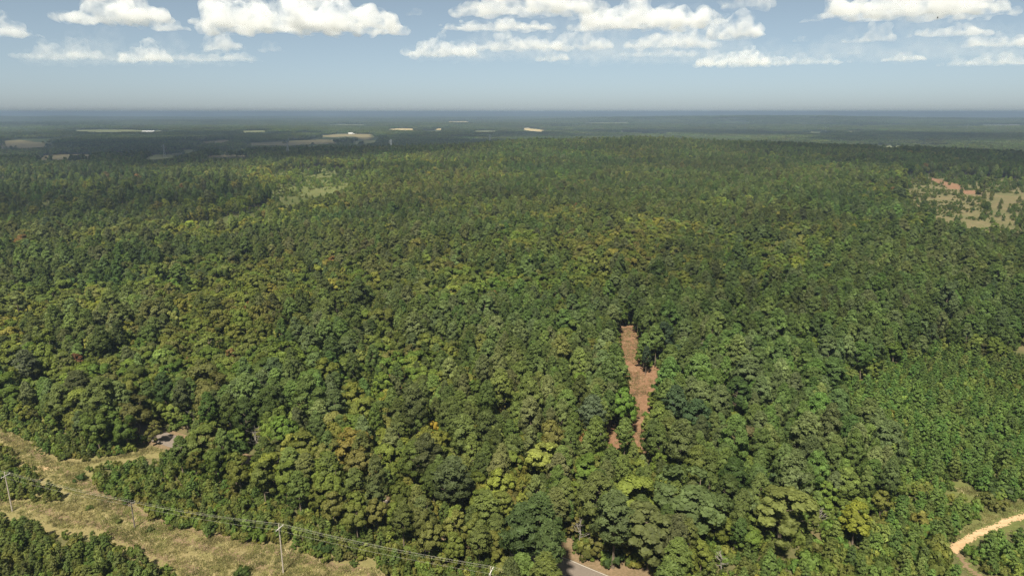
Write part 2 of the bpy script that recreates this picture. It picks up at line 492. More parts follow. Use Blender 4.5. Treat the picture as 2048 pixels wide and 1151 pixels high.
# ------------------------------------------------------------------ ground sheet
def build_ground():
    R = np.concatenate([[0.0], np.linspace(20, 620, 121), np.geomspace(630, 70000, 150)])
    NA = 480
    ang = np.linspace(0, 2 * np.pi, NA, endpoint=False)
    rr, aa = np.meshgrid(R[1:], ang, indexing='ij')
    X = rr * np.sin(aa); Y = rr * np.cos(aa)
    Z = height(X, Y)
    verts = np.concatenate([[[0, 0, H1(0, 0)]], np.stack([X.ravel(), Y.ravel(), Z.ravel()], 1)])
    nr = len(R) - 1
    i, j = np.meshgrid(np.arange(nr - 1), np.arange(NA), indexing='ij')
    a = 1 + i * NA + j; b_ = 1 + i * NA + (j + 1) % NA
    q = np.stack([a, b_, b_ + NA, a + NA], -1).reshape(-1, 4)[:, ::-1]
    me = bpy.data.meshes.new('ground')
    tri = np.stack([np.zeros(NA, int), 1 + np.arange(NA), 1 + (np.arange(NA) + 1) % NA], 1)[:, ::-1]
    nl = len(q) * 4 + len(tri) * 3
    me.vertices.add(len(verts)); me.vertices.foreach_set('co', verts.astype(np.float32).ravel())
    me.loops.add(nl); me.loops.foreach_set('vertex_index', np.concatenate([q.ravel(), tri.ravel()]).astype(np.int32))
    me.polygons.add(len(q) + len(tri))
    st = np.concatenate([np.arange(len(q)) * 4, len(q) * 4 + np.arange(len(tri)) * 3]).astype(np.int32)
    me.polygons.foreach_set('loop_start', st)
    me.polygons.foreach_set('loop_total', np.concatenate([np.full(len(q), 4), np.full(len(tri), 3)]).astype(np.int32))
    me.update(calc_edges=True)
    me.polygons.foreach_set('use_smooth', np.ones(len(q) + len(tri), bool))
    at = me.attributes.new('canopy', 'FLOAT', 'POINT')
    at.data.foreach_set('value', np.concatenate([[0], sstep(1200, 2600, np.hypot(X, Y)).ravel()]).astype(np.float32))
    o = link('ground', me, M['floor'])
    tag(o, kind='structure')
    return o
GROUND = build_ground()

def sheet(name, polys, cell, lift, material, margin=0.0, px=True, ragged=.5):
    """a patch of ground cover draped over the land: grid cells inside the outline, with a ragged edge"""
    mv, mf, idx = [], [], {}
    for poly in polys:
        wp = [(G(u, v).x, G(u, v).y) for u, v in poly] if px else list(poly)
        a = np.array(wp)
        x0, y0 = a.min(0) - margin - cell; x1, y1 = a.max(0) + margin + cell
        nx, ny = int((x1 - x0) / cell) + 2, int((y1 - y0) / cell) + 2
        gx, gy = np.meshgrid(x0 + (np.arange(nx) + .5) * cell, y0 + (np.arange(ny) + .5) * cell, indexing='ij')
        jx = gx + RNG.normal(0, ragged * cell, gx.shape); jy = gy + RNG.normal(0, ragged * cell, gy.shape)
        ins = inside(jx, jy, wp)
        if margin:
            for k in range(8):
                t = k * math.pi / 4
                ins |= inside(jx + margin * math.cos(t), jy + margin * math.sin(t), wp)
        for i, j in zip(*np.nonzero(ins)):
            cs = []
            for di, dj in ((0, 0), (1, 0), (1, 1), (0, 1)):
                key = (round((x0 + (i + di) * cell) * 50), round((y0 + (j + dj) * cell) * 50))
                if key not in idx:
                    idx[key] = len(mv)
                    mv.append((x0 + (i + di) * cell, y0 + (j + dj) * cell, 0))
                cs.append(idx[key])
            mf.append(cs)
    v = np.array(mv)
    v[:, 2] = height(v[:, 0], v[:, 1]) + lift
    me = np_mesh(name, v, np.array(mf), True)
    o = link(name, me, material)
    tag(o, kind='structure')
    return o

sheet('grass_corridor', [CORRIDOR], 1.0, .06, M['grass'], 3.5)
sheet('red_dirt_clearing', [CLEARING, CLEARING_B], 1.0, .06, M['red_soil'], 4.0)
sheet('bare_soil', [SMALL_CLEARING] + SPOTS, 1.0, .07, M['red_soil'], 2.0)
sheet('bare_soil', MID_SOIL, 3.0, .30, M['red_soil'], 2.0)
sheet('dry_grass', [TRACK_GRASS], 1.0, .06, M['scrub'], 4.0)
sheet('dry_grass', MID_GRASS[:1], 4.0, .35, M['scrub_dry'], 0.0, True, 1.6)
sheet('dry_grass', MID_GRASS[1:], 4.0, .35, M['scrub'], 4.0, True, 2.0)
sheet('scrub_ground', [SCRUB], 6.0, .25, M['scrub_dry'], 3.0, True, 1.2)
sheet('scrub_ground', [SCRUB_L], 6.0, .25, M['scrub'], 3.0, True, 1.2)
for poly, kind in FIELDS:
    d = G(*poly[0]).length
    sheet('field', [poly], max(8.0, d / 260), max(.5, d / 4000), M['f_' + kind], 0, True, .35)

def strip(name, line, off0, off1, lift, material, sub=1):
    v, f = [], []
    P = [Vector((p[0], p[1], 0)) for p in line]
    for i, p in enumerate(P):
        d = (P[min(i + 1, len(P) - 1)] - P[max(i - 1, 0)]).normalized()
        nrm = Vector((-d.y, d.x, 0))
        for k in range(sub + 1):
            o_ = off0 + (off1 - off0) * k / sub
            q = p + nrm * o_
            crown = 0.0
            v.append((q.x, q.y, H1(q.x, q.y) + lift + crown))
    for i in range(len(P) - 1):
        for k in range(sub):
            a = i * (sub + 1) + k
            f.append((a, a + sub + 1, a + sub + 2, a + 1))
    me = bpy.data.meshes.new(name); me.from_pydata(v, [], [tuple(reversed(q)) for q in f]); me.update()
    o = link(name, me, material)
    return o
tag(strip('road_verge', ROAD_NP, -4.8, 4.8, .10, M['verge'], 6), kind='structure')
tag(strip('road_verge', ROAD_NP[ROAD_NP[:, 0] > -2], 3.0, 10.5, .12, M['verge'], 6), kind='structure')
ROAD = tag(strip('road', ROAD_NP, -3.0, 3.0, .16, M['asphalt'], 4), kind='structure')
for off in (-2.72, 2.72):
    e = strip('edge_line', ROAD_NP[ROAD_NP[:, 0] > -60], off - .07, off + .07, .175, M['paint'])
    e.parent = ROAD
def band(line, w):
    L_, R_ = [], []
    for i, p in enumerate(line):
        d = line[min(i + 1, len(line) - 1)] - line[max(i - 1, 0)]
        n_ = np.array([-d[1], d[0]]) / max(np.hypot(*d), 1e-6) * w * (1 + .18 * math.sin(i * 1.7) + .12 * math.sin(i * .63))
        L_.append(tuple(p + n_)); R_.append(tuple(p - n_))
    return L_ + R_[::-1]
sheet('track_shoulder', [band(TRACK_NP, 1.9), band(TRACK2_NP, 1.2)], .45, .11, M['scrub'], 0, False, 1.2)
sheet('dirt_track', [band(TRACK_NP, .85)], .3, .16, M['sand'], 0, False, .8)
sheet('dirt_track', [band(TRACK2_NP, .6)], .35, .18, M['verge'], 0, False, .75)
for ln_ in ([(-40, 1008), (60, 1009), (125, 1036), (205, 1052), (262, 1086), (335, 1118), (420, 1150)], [(185, 958), (225, 992), (300, 1033), (385, 1061), (520, 1091), (625, 1122), (745, 1147)], [(0, 868), (60, 900), (100, 930), (160, 960), (230, 1015), (330, 1070), (450, 1105), (560, 1150)]):
    wl_ = np.array([(p_.x, p_.y) for p_ in catmull(track_world(ln_), 10)])
    sheet('worn_ground', [band(wl_, .75)], .4, .10, M['verge'], 0, False, 1.6)
sheet('sandy_bare_ground', [[(72, 933), (92, 930), (120, 936), (100, 941), (78, 940)]], .5, .09, M['sand'], 0)
sheet('sandy_bare_ground', [[(1897, 1101), (1905, 1088), (1938, 1074), (1933, 1086), (1912, 1108)]], .5, .19, M['sand'], 0, True, .9)

# ------------------------------------------------------------------ tree meshes
def rand_dirs(n, up=0.0):
    v = RNG.normal(size=(n, 3)); v[:, 2] += up
    return v / np.linalg.norm(v, axis=1, keepdims=True)

def quads(cent, nrm, along, la, lb, taper=1.0):
    """one quad per centre: along = long direction, la/lb half sizes"""
    nrm = nrm / np.linalg.norm(nrm, axis=1, keepdims=True)
    a = along - nrm * np.sum(along * nrm, 1, keepdims=True)
    a /= np.maximum(np.linalg.norm(a, axis=1, keepdims=True), 1e-6)
    b_ = np.cross(nrm, a)
    la = np.asarray(la).reshape(-1, 1); lb = np.asarray(lb).reshape(-1, 1)
    return np.stack([cent - a * la - b_ * lb, cent + b_ * lb * -taper + a * la, cent + a * la + b_ * lb * taper, cent - a * la + b_ * lb], 1)

def leaf_mesh(name, Q, var):
    n = len(Q)
    me = np_mesh(name, Q.reshape(-1, 3), np.arange(n * 4).reshape(-1, 4))
    at = me.attributes.new('var', 'FLOAT', 'POINT')
    at.data.foreach_set('value', np.repeat(var, 4).astype(np.float32))
    return me

def clump_leaves(centres, radii, per, size, up=.35, flat=.75, inner=.35, aspect=.75, out=1.05):
    """leaf quads scattered on lumpy clumps"""
    Qs, Vs = [], []
    heart = np.mean(np.array(centres), 0) - np.array([0, 0, np.mean(radii)])
    for c, r in zip(centres, radii):
        n = max(8, int(per * r * r))
        d = rand_dirs(n, up)
        rad = r * (1 - inner * RNG.random(n) ** 2)
        p = c + d * rad[:, None] * np.array([1, 1, flat])
        o_ = p - heart; o_ /= np.maximum(np.linalg.norm(o_, axis=1, keepdims=True), 1e-6)
        nr = d * .9 + o_ * out + rand_dirs(n) * .85 + np.array([0, 0, .15])
        s = size * (.6 + .8 * RNG.random(n))
        Qs.append(quads(p, nr, rand_dirs(n), s, s * aspect))
        Vs.append((.78 + .44 * RNG.random(n)) * (.88 + .24 * RNG.random()))
    return np.concatenate(Qs), np.concatenate(Vs)

def tuft_leaves(centres, radii, per, size, up=.5):
    """pine: needle sprays radiating from the tips of boughs"""
    Qs, Vs = [], []
    heart = np.mean(np.array(centres), 0) - np.array([0, 0, np.mean(radii)])
    for c, r in zip(centres, radii):
        n = max(8, int(per * r * r))
        d = rand_dirs(n, up)
        rad = r * (.35 + .65 * RNG.random(n) ** .6)
        p = c + d * rad[:, None] * np.array([1, 1, .62])
        o_ = p - heart; o_ /= np.maximum(np.linalg.norm(o_, axis=1, keepdims=True), 1e-6)
        nr = rand_dirs(n) * .85 + d * .5 + o_ * 1.1 + np.array([0, 0, .2])
        s = size * (.7 + .7 * RNG.random(n))
        Qs.append(quads(p, nr, d + rand_dirs(n) * .35, s, s * .42, .55))
        Vs.append((.75 + .5 * RNG.random(n)) * (.86 + .28 * RNG.random()))
    return np.concatenate(Qs), np.concatenate(Vs)

def crown_broad(h, R, dens=1.0, seed=0, z0=.28, lobes=None, leaf=.30):
    """broadleaf crown: boughs end in clumps on an uneven dome"""
    rs = np.random.default_rng(seed)
    nl = lobes or int(rs.integers(42, 54))
    zc = h * (z0 + .36)
    C, Rd = [], []
    lump = rs.normal(size=(5, 3)); lump /= np.linalg.norm(lump, axis=1, keepdims=True)
    lamp = rs.uniform(.08, .42, 5)
    for k in range(nl):
        u = rs.random(); t = rs.random() * 2 * math.pi
        zz = -0.45 + 1.45 * u ** .8
        q = math.sqrt(max(0, 1 - min(1, abs(zz)) ** 2))
        d = np.array([q * math.cos(t), q * math.sin(t), zz])
        s = .80 + float(np.sum(lamp * np.maximum(0, lump @ d) ** 3)) - .12 * rs.random()
        if rs.random() < .25: s *= .55
        C.append(np.array([d[0] * R * s, d[1] * R * s, zc + d[2] * (h - zc) * s * .92]))
        Rd.append(R * (rs.uniform(.17, .28) if nl > 20 else rs.uniform(.24, .36)))
    C.append(np.array([0, 0, zc])); Rd.append(R * .5)
    return C, Rd

def crown_pine(h, R, seed=0, z0=.42):
    rs = np.random.default_rng(seed)
    C, Rd = [], []
    nb = int(rs.integers(58, 74))
    for k in range(nb):
        u = (k + rs.random()) / nb
        z = h * (z0 + (1 - z0) * u ** .85)
        env = R * (min(1, .55 + 2.2 * u) * (1 - u ** 2.1) ** .85 + .05)
        a = k * 2.4 + rs.normal() * .4
        rr = env * rs.uniform(.45, 1.0)
        C.append(np.array([rr * math.cos(a), rr * math.sin(a), z - rr * .10]))
        Rd.append(R * rs.uniform(.16, .27))
    return C, Rd

def trunk_mesh(name, h, r0, tips, lean=.02, limb_r=.3, top=.9, seed=0):
    rs = random.Random(seed)
    mb = MB()
    n = 6
    pts = [(0, 0, -.4)] + [(rs.gauss(0, lean) * h * (i / n), rs.gauss(0, lean) * h * (i / n), h * top * i / n) for i in range(1, n + 1)]
    mb.tube(pts, [r0 * 1.25] + [r0 * (1 - .85 * i / n) for i in range(1, n + 1)], 6)
    for t in tips:
        t = Vector(t)
        zb = max(h * .2, min(h * .8, t.z - .45 * math.hypot(t.x, t.y)))
        i = min(n - 1, max(1, int(zb / (h * top) * n)))
        f = zb / (h * top) * n - i
        s = Vector(pts[i]).lerp(Vector(pts[i + 1]), max(0, min(1, f)))
        m_ = s.lerp(t, .55) + Vector((0, 0, -.05 * h * .2))
        mb.tube([s, m_, t], [r0 * limb_r, r0 * limb_r * .6, r0 * limb_r * .25], 4)
    return mb.mesh(name)

def combine(name, parts):
    """one mesh out of (mesh, material) pairs, for far trees"""
    vs, fs, mi, va = [], [], [], []
    off = 0
    ls = []
    for k, me in enumerate(parts):
        n = len(me.vertices)
        co = np.empty(n * 3, np.float32); me.vertices.foreach_get('co', co)
        vs.append(co.reshape(-1, 3))
        for p in me.polygons:
            pass
        lt = np.empty(len(me.polygons), np.int32); me.polygons.foreach_get('loop_total', lt)
        li = np.empty(len(me.loops), np.int32); me.loops.foreach_get('vertex_index', li)
        ls.append((lt, li + off)); mi.append(np.full(len(lt), k, np.int32))
        a = me.attributes.get('var')
        x = np.ones(n, np.float32)
        if a: a.data.foreach_get('value', x)
        va.append(x)
        off += n
    me = bpy.data.meshes.new(name)
    V = np.concatenate(vs); LT = np.concatenate([l[0] for l in ls]); LI = np.concatenate([l[1] for l in ls])
    me.vertices.add(len(V)); me.vertices.foreach_set('co', V.ravel())
    me.loops.add(len(LI)); me.loops.foreach_set('vertex_index', LI)
    me.polygons.add(len(LT))
    me.polygons.foreach_set('loop_start', np.concatenate([[0], np.cumsum(LT)[:-1]]).astype(np.int32))
    me.polygons.foreach_set('loop_total', LT)
    me.polygons.foreach_set('material_index', np.concatenate(mi))
    me.update(calc_edges=True)
    at = me.attributes.new('var', 'FLOAT', 'POINT'); at.data.foreach_set('value', np.concatenate(va))
    for p in parts:
        me.materials.append(p.materials[0])
    return me

def with_mat(me, m_):
    me.materials.clear(); me.materials.append(m_); return me

KINDS = {}
def reg(kind, crown, trunk, h, R):
    KINDS.setdefault(kind, []).append((crown, trunk, h, R))

for s in range(7):
    h, R = 17.0, 3.1 + .3 * (s % 3)
    C, Rd = crown_pine(h, R, 100 + s, .40 + .03 * (s % 4))
    Q, V = tuft_leaves(C, Rd, 150, .33)
    reg('pine', with_mat(leaf_mesh('pine_crown', Q, V), M['pine']),
        with_mat(trunk_mesh('pine_trunk', h, .24, C[::3], .008, .22, .93, s), M['bark']), h, R)
for s in range(8):
    h, R = 14.0, 3.6 + .4 * (s % 3)
    C, Rd = crown_broad(h, R, 1, 200 + s, .13 + .03 * (s % 3))
    Q, V = clump_leaves(C, Rd, 120, .22, .35, .75, .55)
    reg('broad', with_mat(leaf_mesh('broadleaf_crown', Q, V), M['leaf']),
        with_mat(trunk_mesh('broadleaf_trunk', h, .26, C[:-1:3], .02, .3, .72, s), M['bark']), h, R)
for s in range(6):
    h, R = 5.4, 1.55 + .1 * (s % 3)
    rs = np.random.default_rng(300 + s)
    C, Rd = [], []
    for k in range(26):
        u = (k + rs.random()) / 26
        z = h * (.14 + .84 * u); e = R * (1 - u) ** .75 + .12
        a = k * 2.4 + rs.normal() * .3; rr = e * rs.uniform(.45, .85)
        C.append(np.array([rr * math.cos(a), rr * math.sin(a), z])); Rd.append(max(.3, .42 * (1.25 - .6 * u)))
    Q, V = tuft_leaves(C, Rd, 210, .24, .7)
    reg('young', with_mat(leaf_mesh('young_pine_crown', Q, V), M['pine']),
        with_mat(trunk_mesh('young_pine_trunk', h, .075, C[::3], .01, .3, .92, s), M['bark']), h, R)
for s in range(5):
    h, R = 2.6, 1.7 + .2 * (s % 2)
    C, Rd = crown_broad(h, R, 1, 400 + s, .05, 12)
    Q, V = clump_leaves(C, Rd, 90, .20)
    reg('shrub', with_mat(leaf_mesh('shrub_foliage', Q, V), M['leaf']),
        with_mat(trunk_mesh('shrub_stems', h, .05, C[:-1:2], .05, .6, .5, s), M['bark']), h, R)
# a coarse tree for beyond a kilometre
for s in range(6):
    h, R = 14.5, 4.3
    C, Rd = crown_broad(h, R, 1, 500 + s, .18, 13)
    Q, V = clump_leaves(C, [r * 1.25 for r in Rd], 9, .75)
    reg('far', with_mat(leaf_mesh('far_crown', Q, V), M['leaf']), with_mat(trunk_mesh('far_trunk', h, .25, [], .01, .3, .6, s), M['bark']), h, R)

def forest_patch(name, seed, size, n):
    rs = np.random.default_rng(seed)
    cs, rd = [], []
    for k in range(n):
        x, y = rs.uniform(-size / 2, size / 2, 2)
        hh = rs.uniform(9, 16); R = rs.uniform(3.6, 5.2)
        cs.append(np.array([x, y, hh * .68])); rd.append((R, hh))
    Qs, Vs = [], []
    for c, (R, hh) in zip(cs, rd):
        k = 42
        d = rand_dirs(k, .45)
        p = c + d * np.array([R, R, hh * .36])
        s_ = 1.0 + .7 * RNG.random(k)
        Qs.append(quads(p, d + rand_dirs(k) * .6, rand_dirs(k), s_, s_ * .8))
        Vs.append((.7 + .6 * RNG.random(k)) * rs.uniform(.75, 1.25))
    return with_mat(leaf_mesh(name, np.concatenate(Qs), np.concatenate(Vs)), M['leaf'])

# ------------------------------------------------------------------ instanced woods ("stuff")
def proto_collection(name, meshes):
    c = bpy.data.collections.new(name)
    for k, me in enumerate(meshes):
        c.objects.link(bpy.data.objects.new('%s_%03d' % (name, k), me))
    return c

def scatter(name, pts, idx, rot, scl, tint, coll, label=None, cat=None):
    me = bpy.data.meshes.new(name)
    n = len(pts)
    me.vertices.add(n); me.vertices.foreach_set('co', np.asarray(pts, np.float32).ravel())
    a = me.attributes.new('idx', 'INT', 'POINT'); a.data.foreach_set('value', np.asarray(idx, np.int32))
    a = me.attributes.new('rot', 'FLOAT_VECTOR', 'POINT'); a.data.foreach_set('vector', np.asarray(rot, np.float32).ravel())
    a = me.attributes.new('scl', 'FLOAT_VECTOR', 'POINT'); a.data.foreach_set('vector', np.asarray(scl, np.float32).ravel())
    a = me.attributes.new('tint', 'FLOAT_VECTOR', 'POINT'); a.data.foreach_set('vector', np.asarray(tint, np.float32).ravel())
    me.update()
    o = link(name, me)
    ng = bpy.data.node_groups.new(name + '_nodes', 'GeometryNodeTree')
    ng.interface.new_socket('Geometry', in_out='INPUT', socket_type='NodeSocketGeometry')
    ng.interface.new_socket('Geometry', in_out='OUTPUT', socket_type='NodeSocketGeometry')
    nd, lk = ng.nodes, ng.links
    gi = nd.new('NodeGroupInput'); go = nd.new('NodeGroupOutput')
    ci = nd.new('GeometryNodeCollectionInfo')
    ci.inputs['Collection'].default_value = coll
    ci.inputs['Separate Children'].default_value = True
    ci.inputs['Reset Children'].default_value = True
    ip = nd.new('GeometryNodeInstanceOnPoints')
    ip.inputs['Pick Instance'].default_value = True
    def named(nm, ty):
        q = nd.new('GeometryNodeInputNamedAttribute'); q.data_type = ty; q.inputs['Name'].default_value = nm
        return [s_ for s_ in q.outputs if s_.enabled and s_.name == 'Attribute'][0]
    lk.new(gi.outputs[0], ip.inputs['Points'])
    lk.new(ci.outputs[0], ip.inputs['Instance'])
    lk.new(named('idx', 'INT'), ip.inputs['Instance Index'])
    lk.new(named('rot', 'FLOAT_VECTOR'), ip.inputs['Rotation'])
    lk.new(named('scl', 'FLOAT_VECTOR'), ip.inputs['Scale'])
    lk.new(ip.outputs[0], go.inputs[0])
    md = o.modifiers.new('instances', 'NODES'); md.node_group = ng
    tag(o, label, cat, None, 'stuff')
    return o

# ------------------------------------------------------------------ where the trees stand
def vnoise(x, y, s, seed):
    """smooth value noise, 0..1"""
    rs = np.random.default_rng(seed)
    T = rs.random((256, 256))
    X = x / s + 500.0; Y = y / s + 500.0
    i = np.floor(X).astype(int); j = np.floor(Y).astype(int)
    fx = X - i; fy = Y - j
    fx = fx * fx * (3 - 2 * fx); fy = fy * fy * (3 - 2 * fy)
    g = lambda a, b_: T[a % 256, b_ % 256]
    return (g(i, j) * (1 - fx) + g(i + 1, j) * fx) * (1 - fy) + (g(i, j + 1) * (1 - fx) + g(i + 1, j + 1) * fx) * fy

def young_at(u, v, x, y):
    du = 75 * (vnoise(x, y, 10, 51) - .5); dv = 50 * (vnoise(x, y, 10, 52) - .5)
    return inside(u + du, v + dv, YOUNG_R) | inside(u + du * .3, v + dv * .3, YOUNG_L)

def grid_points(cell, r0, r1, az=46, jit=.42):
    xm = r1 * math.sin(math.radians(az))
    xs = np.arange(-xm, xm, cell); ys = np.arange(r0 * .6, r1, cell * .92)
    X, Y = np.meshgrid(xs, ys, indexing='ij')
    X = X + (np.arange(len(ys)) % 2)[None, :] * cell / 2
    X = (X + RNG.uniform(-jit, jit, X.shape) * cell).ravel(); Y = (Y + RNG.uniform(-jit, jit, Y.shape) * cell).ravel()
    r = np.hypot(X, Y)
    k = (r >= r0) & (r < r1) & (np.abs(np.arctan2(X, Y)) < math.radians(az))
    return X[k], Y[k]

def blocked(x, y, z, h, R, polys, fr=(0.0, .35, .7, .97), side=.55):
    """would this tree hide or stand on ground that the photo shows open?"""
    bad = np.zeros(x.shape, bool)
    for f in fr:
        for s in ((-side, 0, side) if f > .2 else (0,)):
            u, v = project(x + s * R * (1 - max(0, f - .5)), y, z + h * f)
            for p in polys:
                a = np.array(p)
                m_ = (u > a[:, 0].min()) & (u < a[:, 0].max()) & (v > a[:, 1].min()) & (v < a[:, 1].max()) & ~bad
                if m_.any():
                    ii = np.nonzero(m_)[0]
                    bad[ii] |= inside(u[ii], v[ii], p)
    return bad

T_PINE = np.array([[.066, .098, .024], [.072, .104, .026], [.080, .110, .030], [.088, .114, .040]])
T_BROAD = np.array([[.092, .124, .024], [.102, .128, .026], [.108, .122, .032], [.084, .122, .022], [.118, .144, .028]])
T_YEL = np.array([[.135, .150, .026], [.120, .145, .030], [.155, .160, .035]])
T_YOUNG = np.array([[.072, .112, .026], [.082, .118, .028], [.096, .124, .030]])
T_BUSH = np.array([[.088, .128, .026], [.104, .130, .028], [.120, .138, .030], [.074, .112, .024]])

TINT_GAIN = np.array([1.30, 1.24, 1.28])
LIST = []          # dicts of arrays: kind, x, y, scale, tint, variant

def add(kind, x, y, scl, tint, special=None):
    n = len(x)
    LIST.append(dict(kind=kind, x=np.asarray(x, float), y=np.asarray(y, float), s=np.asarray(scl, float), t=np.asarray(tint, float),
                     v=RNG.integers(0, len(KINDS[kind]), n), rz=RNG.uniform(0, 2 * np.pi, n), sp=special or [None] * n))

def tinted(pal, n, var=.14):
    t = pal[RNG.integers(0, len(pal), n)]
    return t * (1 + RNG.normal(0, var, (n, 1))).clip(.6, 1.5) * (1 + RNG.normal(0, .05, (n, 3)))

# specials: (photo pixel of the crown's top, kind, height, width factor, colour, label)
SPECIAL = [
    (1090, 884, 'broad', 14, 1.15, (.20, .195, .045), 'pale yellow-green broadleaf tree before the red dirt clearing'),
    (1250, 950, 'broad', 15, 1.1, (.165, .175, .035), 'yellow-green domed broadleaf tree between the paved road and the red clearing'),
    (1175, 905, 'broad', 12, 1.0, (.115, .15, .028), 'fresh green broadleaf tree beside the pale yellow-green one'),
    (1570, 962, 'broad', 17, 1.35, (.150, .150, .042), 'large spreading tree with yellowing sunlit crown above young pines'),
    (1716, 1006, 'broad', 11, .9, (.205, .195, .03), 'small bright yellow tree standing alone at the edge of the young pines'),
    (1158, 742, 'broad', 15, .75, (.125, .165, .025), 'tall narrow yellow-green tree left of the red dirt clearing'),
    (1245, 776, 'broad', 16, .62, (.095, .165, .028), 'tall slim bright green tree standing on the red dirt clearing'),
    (862, 840, 'broad', 9, .6, (.30, .235, .03), 'small golden yellow tree among dark forest crowns'),
    (972, 828, 'broad', 13, .6, (.17, .18, .03), 'slim yellow-tipped broadleaf tree among olive crowns'),
    (700, 852, 'broad', 12, .9, (.10, .15, .022), 'bright green rounded tree among olive forest crowns'),
    (222, 778, 'broad', 12, .7, (.175, .165, .03), 'yellow-orange turning tree at the forest edge by the road'),
    (268, 800, 'broad', 13, 1.0, (.085, .09, .026), 'olive oak standing left of the paved road gap'),
    (1400, 958, 'broad', 17, 1.25, (.088, .125, .042), 'broad pale green tree with big rounded crown near paved road'),
    (1305, 1012, 'broad', 16, 1.2, (.105, .105, .036), 'wide olive oak overhanging the red roadside verge'),
    (1762, 893, 'broad', 5, .4, (.26, .26, .02), 'tiny lemon yellow sapling deep among the young pines'),
    (1530, 745, 'broad', 12, 1.1, (.10, .085, .034), 'brownish olive oak right of the red dirt clearing'),
    (1475, 842, 'broad', 14, 1.1, (.098, .092, .040), 'dull olive oak below the brownish oak'),
    (470, 872, 'broad', 11, .9, (.050, .085, .022), 'dark green vine-covered tree at the road edge'),
    (415, 850, 'broad', 12, 1.0, (.082, .085, .026), 'olive tree half covering the paved road gap'),
    (1186, 792, 'pine', 18, 1.15, (.072, .100, .050), 'large blue-green pine left of the red dirt clearing'),
    (1080, 990, 'pine', 21, 1.05, (.055, .085, .025), 'tall pine standing at the left edge of the paved road'),
    (1048, 1010, 'pine', 19, 1.0, (.046, .072, .022), 'dark pine crowded behind the tall roadside pine'),
    (1098, 1045, 'pine', 18, .9, (.060, .09, .028), 'sunlit pine leaning over the white road edge line'),
    (1232, 985, 'pine', 19, 1.1, (.072, .098, .034), 'layered pale pine right above the road verge'),
    (905, 915, 'pine', 18, 1.1, (.060, .080, .030), 'broad olive pine above the young growth by the power line'),
    (45, 700, 'pine', 18, 1.1, (.075, .092, .045), 'pale grey-green pine on the forest edge above the grass corridor'),
    (150, 742, 'pine', 17, 1.2, (.060, .072, .026), 'brown-olive pine with bare trunk at the forest edge'),
    (92, 435, 'pine', 22, 1.15, (.058, .085, .040), 'tall lone pine with open crown rising over shaded young woods'),
    (253, 422, 'pine', 22, .85, (.060, .080, .038), 'tall lone pine with slim crown beside a shorter round one'),
    (287, 428, 'pine', 20, .75, (.055, .082, .032), 'tall lone pine with small round crown on a bare trunk'),
    (1294, 692, 'pine', 12, .62, (.034, .055, .028), 'dark bushy cedar standing on the red dirt clearing'),
    (1328, 645, 'pine', 17, 1.2, (.034, .056, .026), 'dark spreading pine behind the cedar on the red clearing'),
    (1352, 690, 'pine', 15, 1.1, (.042, .07, .026), 'dark green pine at the right corner of the red clearing'),
    (1352, 772, 'pine', 18, 1.1, (.052, .085, .036), 'big rounded pine on the right edge of the red clearing'),
    (1395, 800, 'pine', 17, 1.15, (.046, .08, .032), 'big deep green pine next to the clearing edge pine'),
    (437, 596, 'broad', 11, .75, (.13, .055, .030), 'rust red dead-leaved tree deep in the green forest'),
    (414, 606, 'pine', 12, .6, (.15, .06, .035), 'slim rust red dead pine beside another red tree'),
    (1187, 508, 'broad', 11, .85, (.17, .095, .045), 'copper brown tree far up in the green forest'),
    (1243, 518, 'broad', 12, .8, (.22, .12, .03), 'orange brown tree beside a large dark pine in the forest'),
    (1407, 576, 'broad', 10, .7, (.27, .14, .03), 'bright orange tree among yellow-green crowns'),
    (1559, 541, 'pine', 11, .75, (.16, .085, .06), 'pinkish brown dead pine in dense green forest'),
    (150, 704, 'broad', 11, .85, (.12, .065, .030), 'brown-leaved tree behind the forest edge pine'),
    (272, 345, 'broad', 14, 1.3, (.24, .15, .05), 'orange tinged tree at the foot of the far fields'),
    (210, 342, 'broad', 14, 1.3, (.15, .12, .05), 'tan crowned tree near the orange tinged tree'),
]
SPX, SPY, SPR = [], [], []
for (u, v, kind, h, wf, col, lab) in SPECIAL:
    p = G(u, v, h)
    sc = h / KINDS[kind][0][2]
    wf = wf * 1.22
    SPX.append(p.x); SPY.append(p.y); SPR.append(max(2.2, KINDS[kind][0][3] * sc * wf))
    add(kind, [p.x], [p.y], [[sc * wf, sc * wf, sc]], [col], [lab])
SPX, SPY, SPR = np.array(SPX), np.array(SPY), np.array(SPR)
SNAG_PX = [(1405, 677, 13), (510, 850, 9), (392, 800, 10), (1198, 868, 8), (1640, 1020, 5), (1445, 1112, 4), (1160, 1040, 7), (545, 905, 9)]
SNAGS = [(G(u, v, h), h) for u, v, h in SNAG_PX]

def near_special(x, y, f=.8, snag=2.5, shade=True):
    bad = np.zeros(x.shape, bool)
    for a, b_, r in zip(SPX, SPY, SPR):
        d = np.hypot(x - a, y - b_)
        bad |= d < r * f * .85 + 1.0
        if shade:            # keep the line of sight to it open
            ra = math.hypot(a, b_); ux, uy = a / ra, b_ / ra
            al = (a - x) * ux + (b_ - y) * uy; pe = np.abs((a - x) * uy - (b_ - y) * ux)
            bad |= (al > 0) & (al < r * .85 + 2.0) & (pe < r * .65)
    for p, h in SNAGS:
        ra = math.hypot(p.x, p.y); ux, uy = p.x / ra, p.y / ra
        al = (p.x - x) * ux + (p.y - y) * uy; pe = np.abs((p.x - x) * uy - (p.y - y) * ux)
        bad |= (al > -1.5) & (al < 9) & (pe < snag)
    return bad

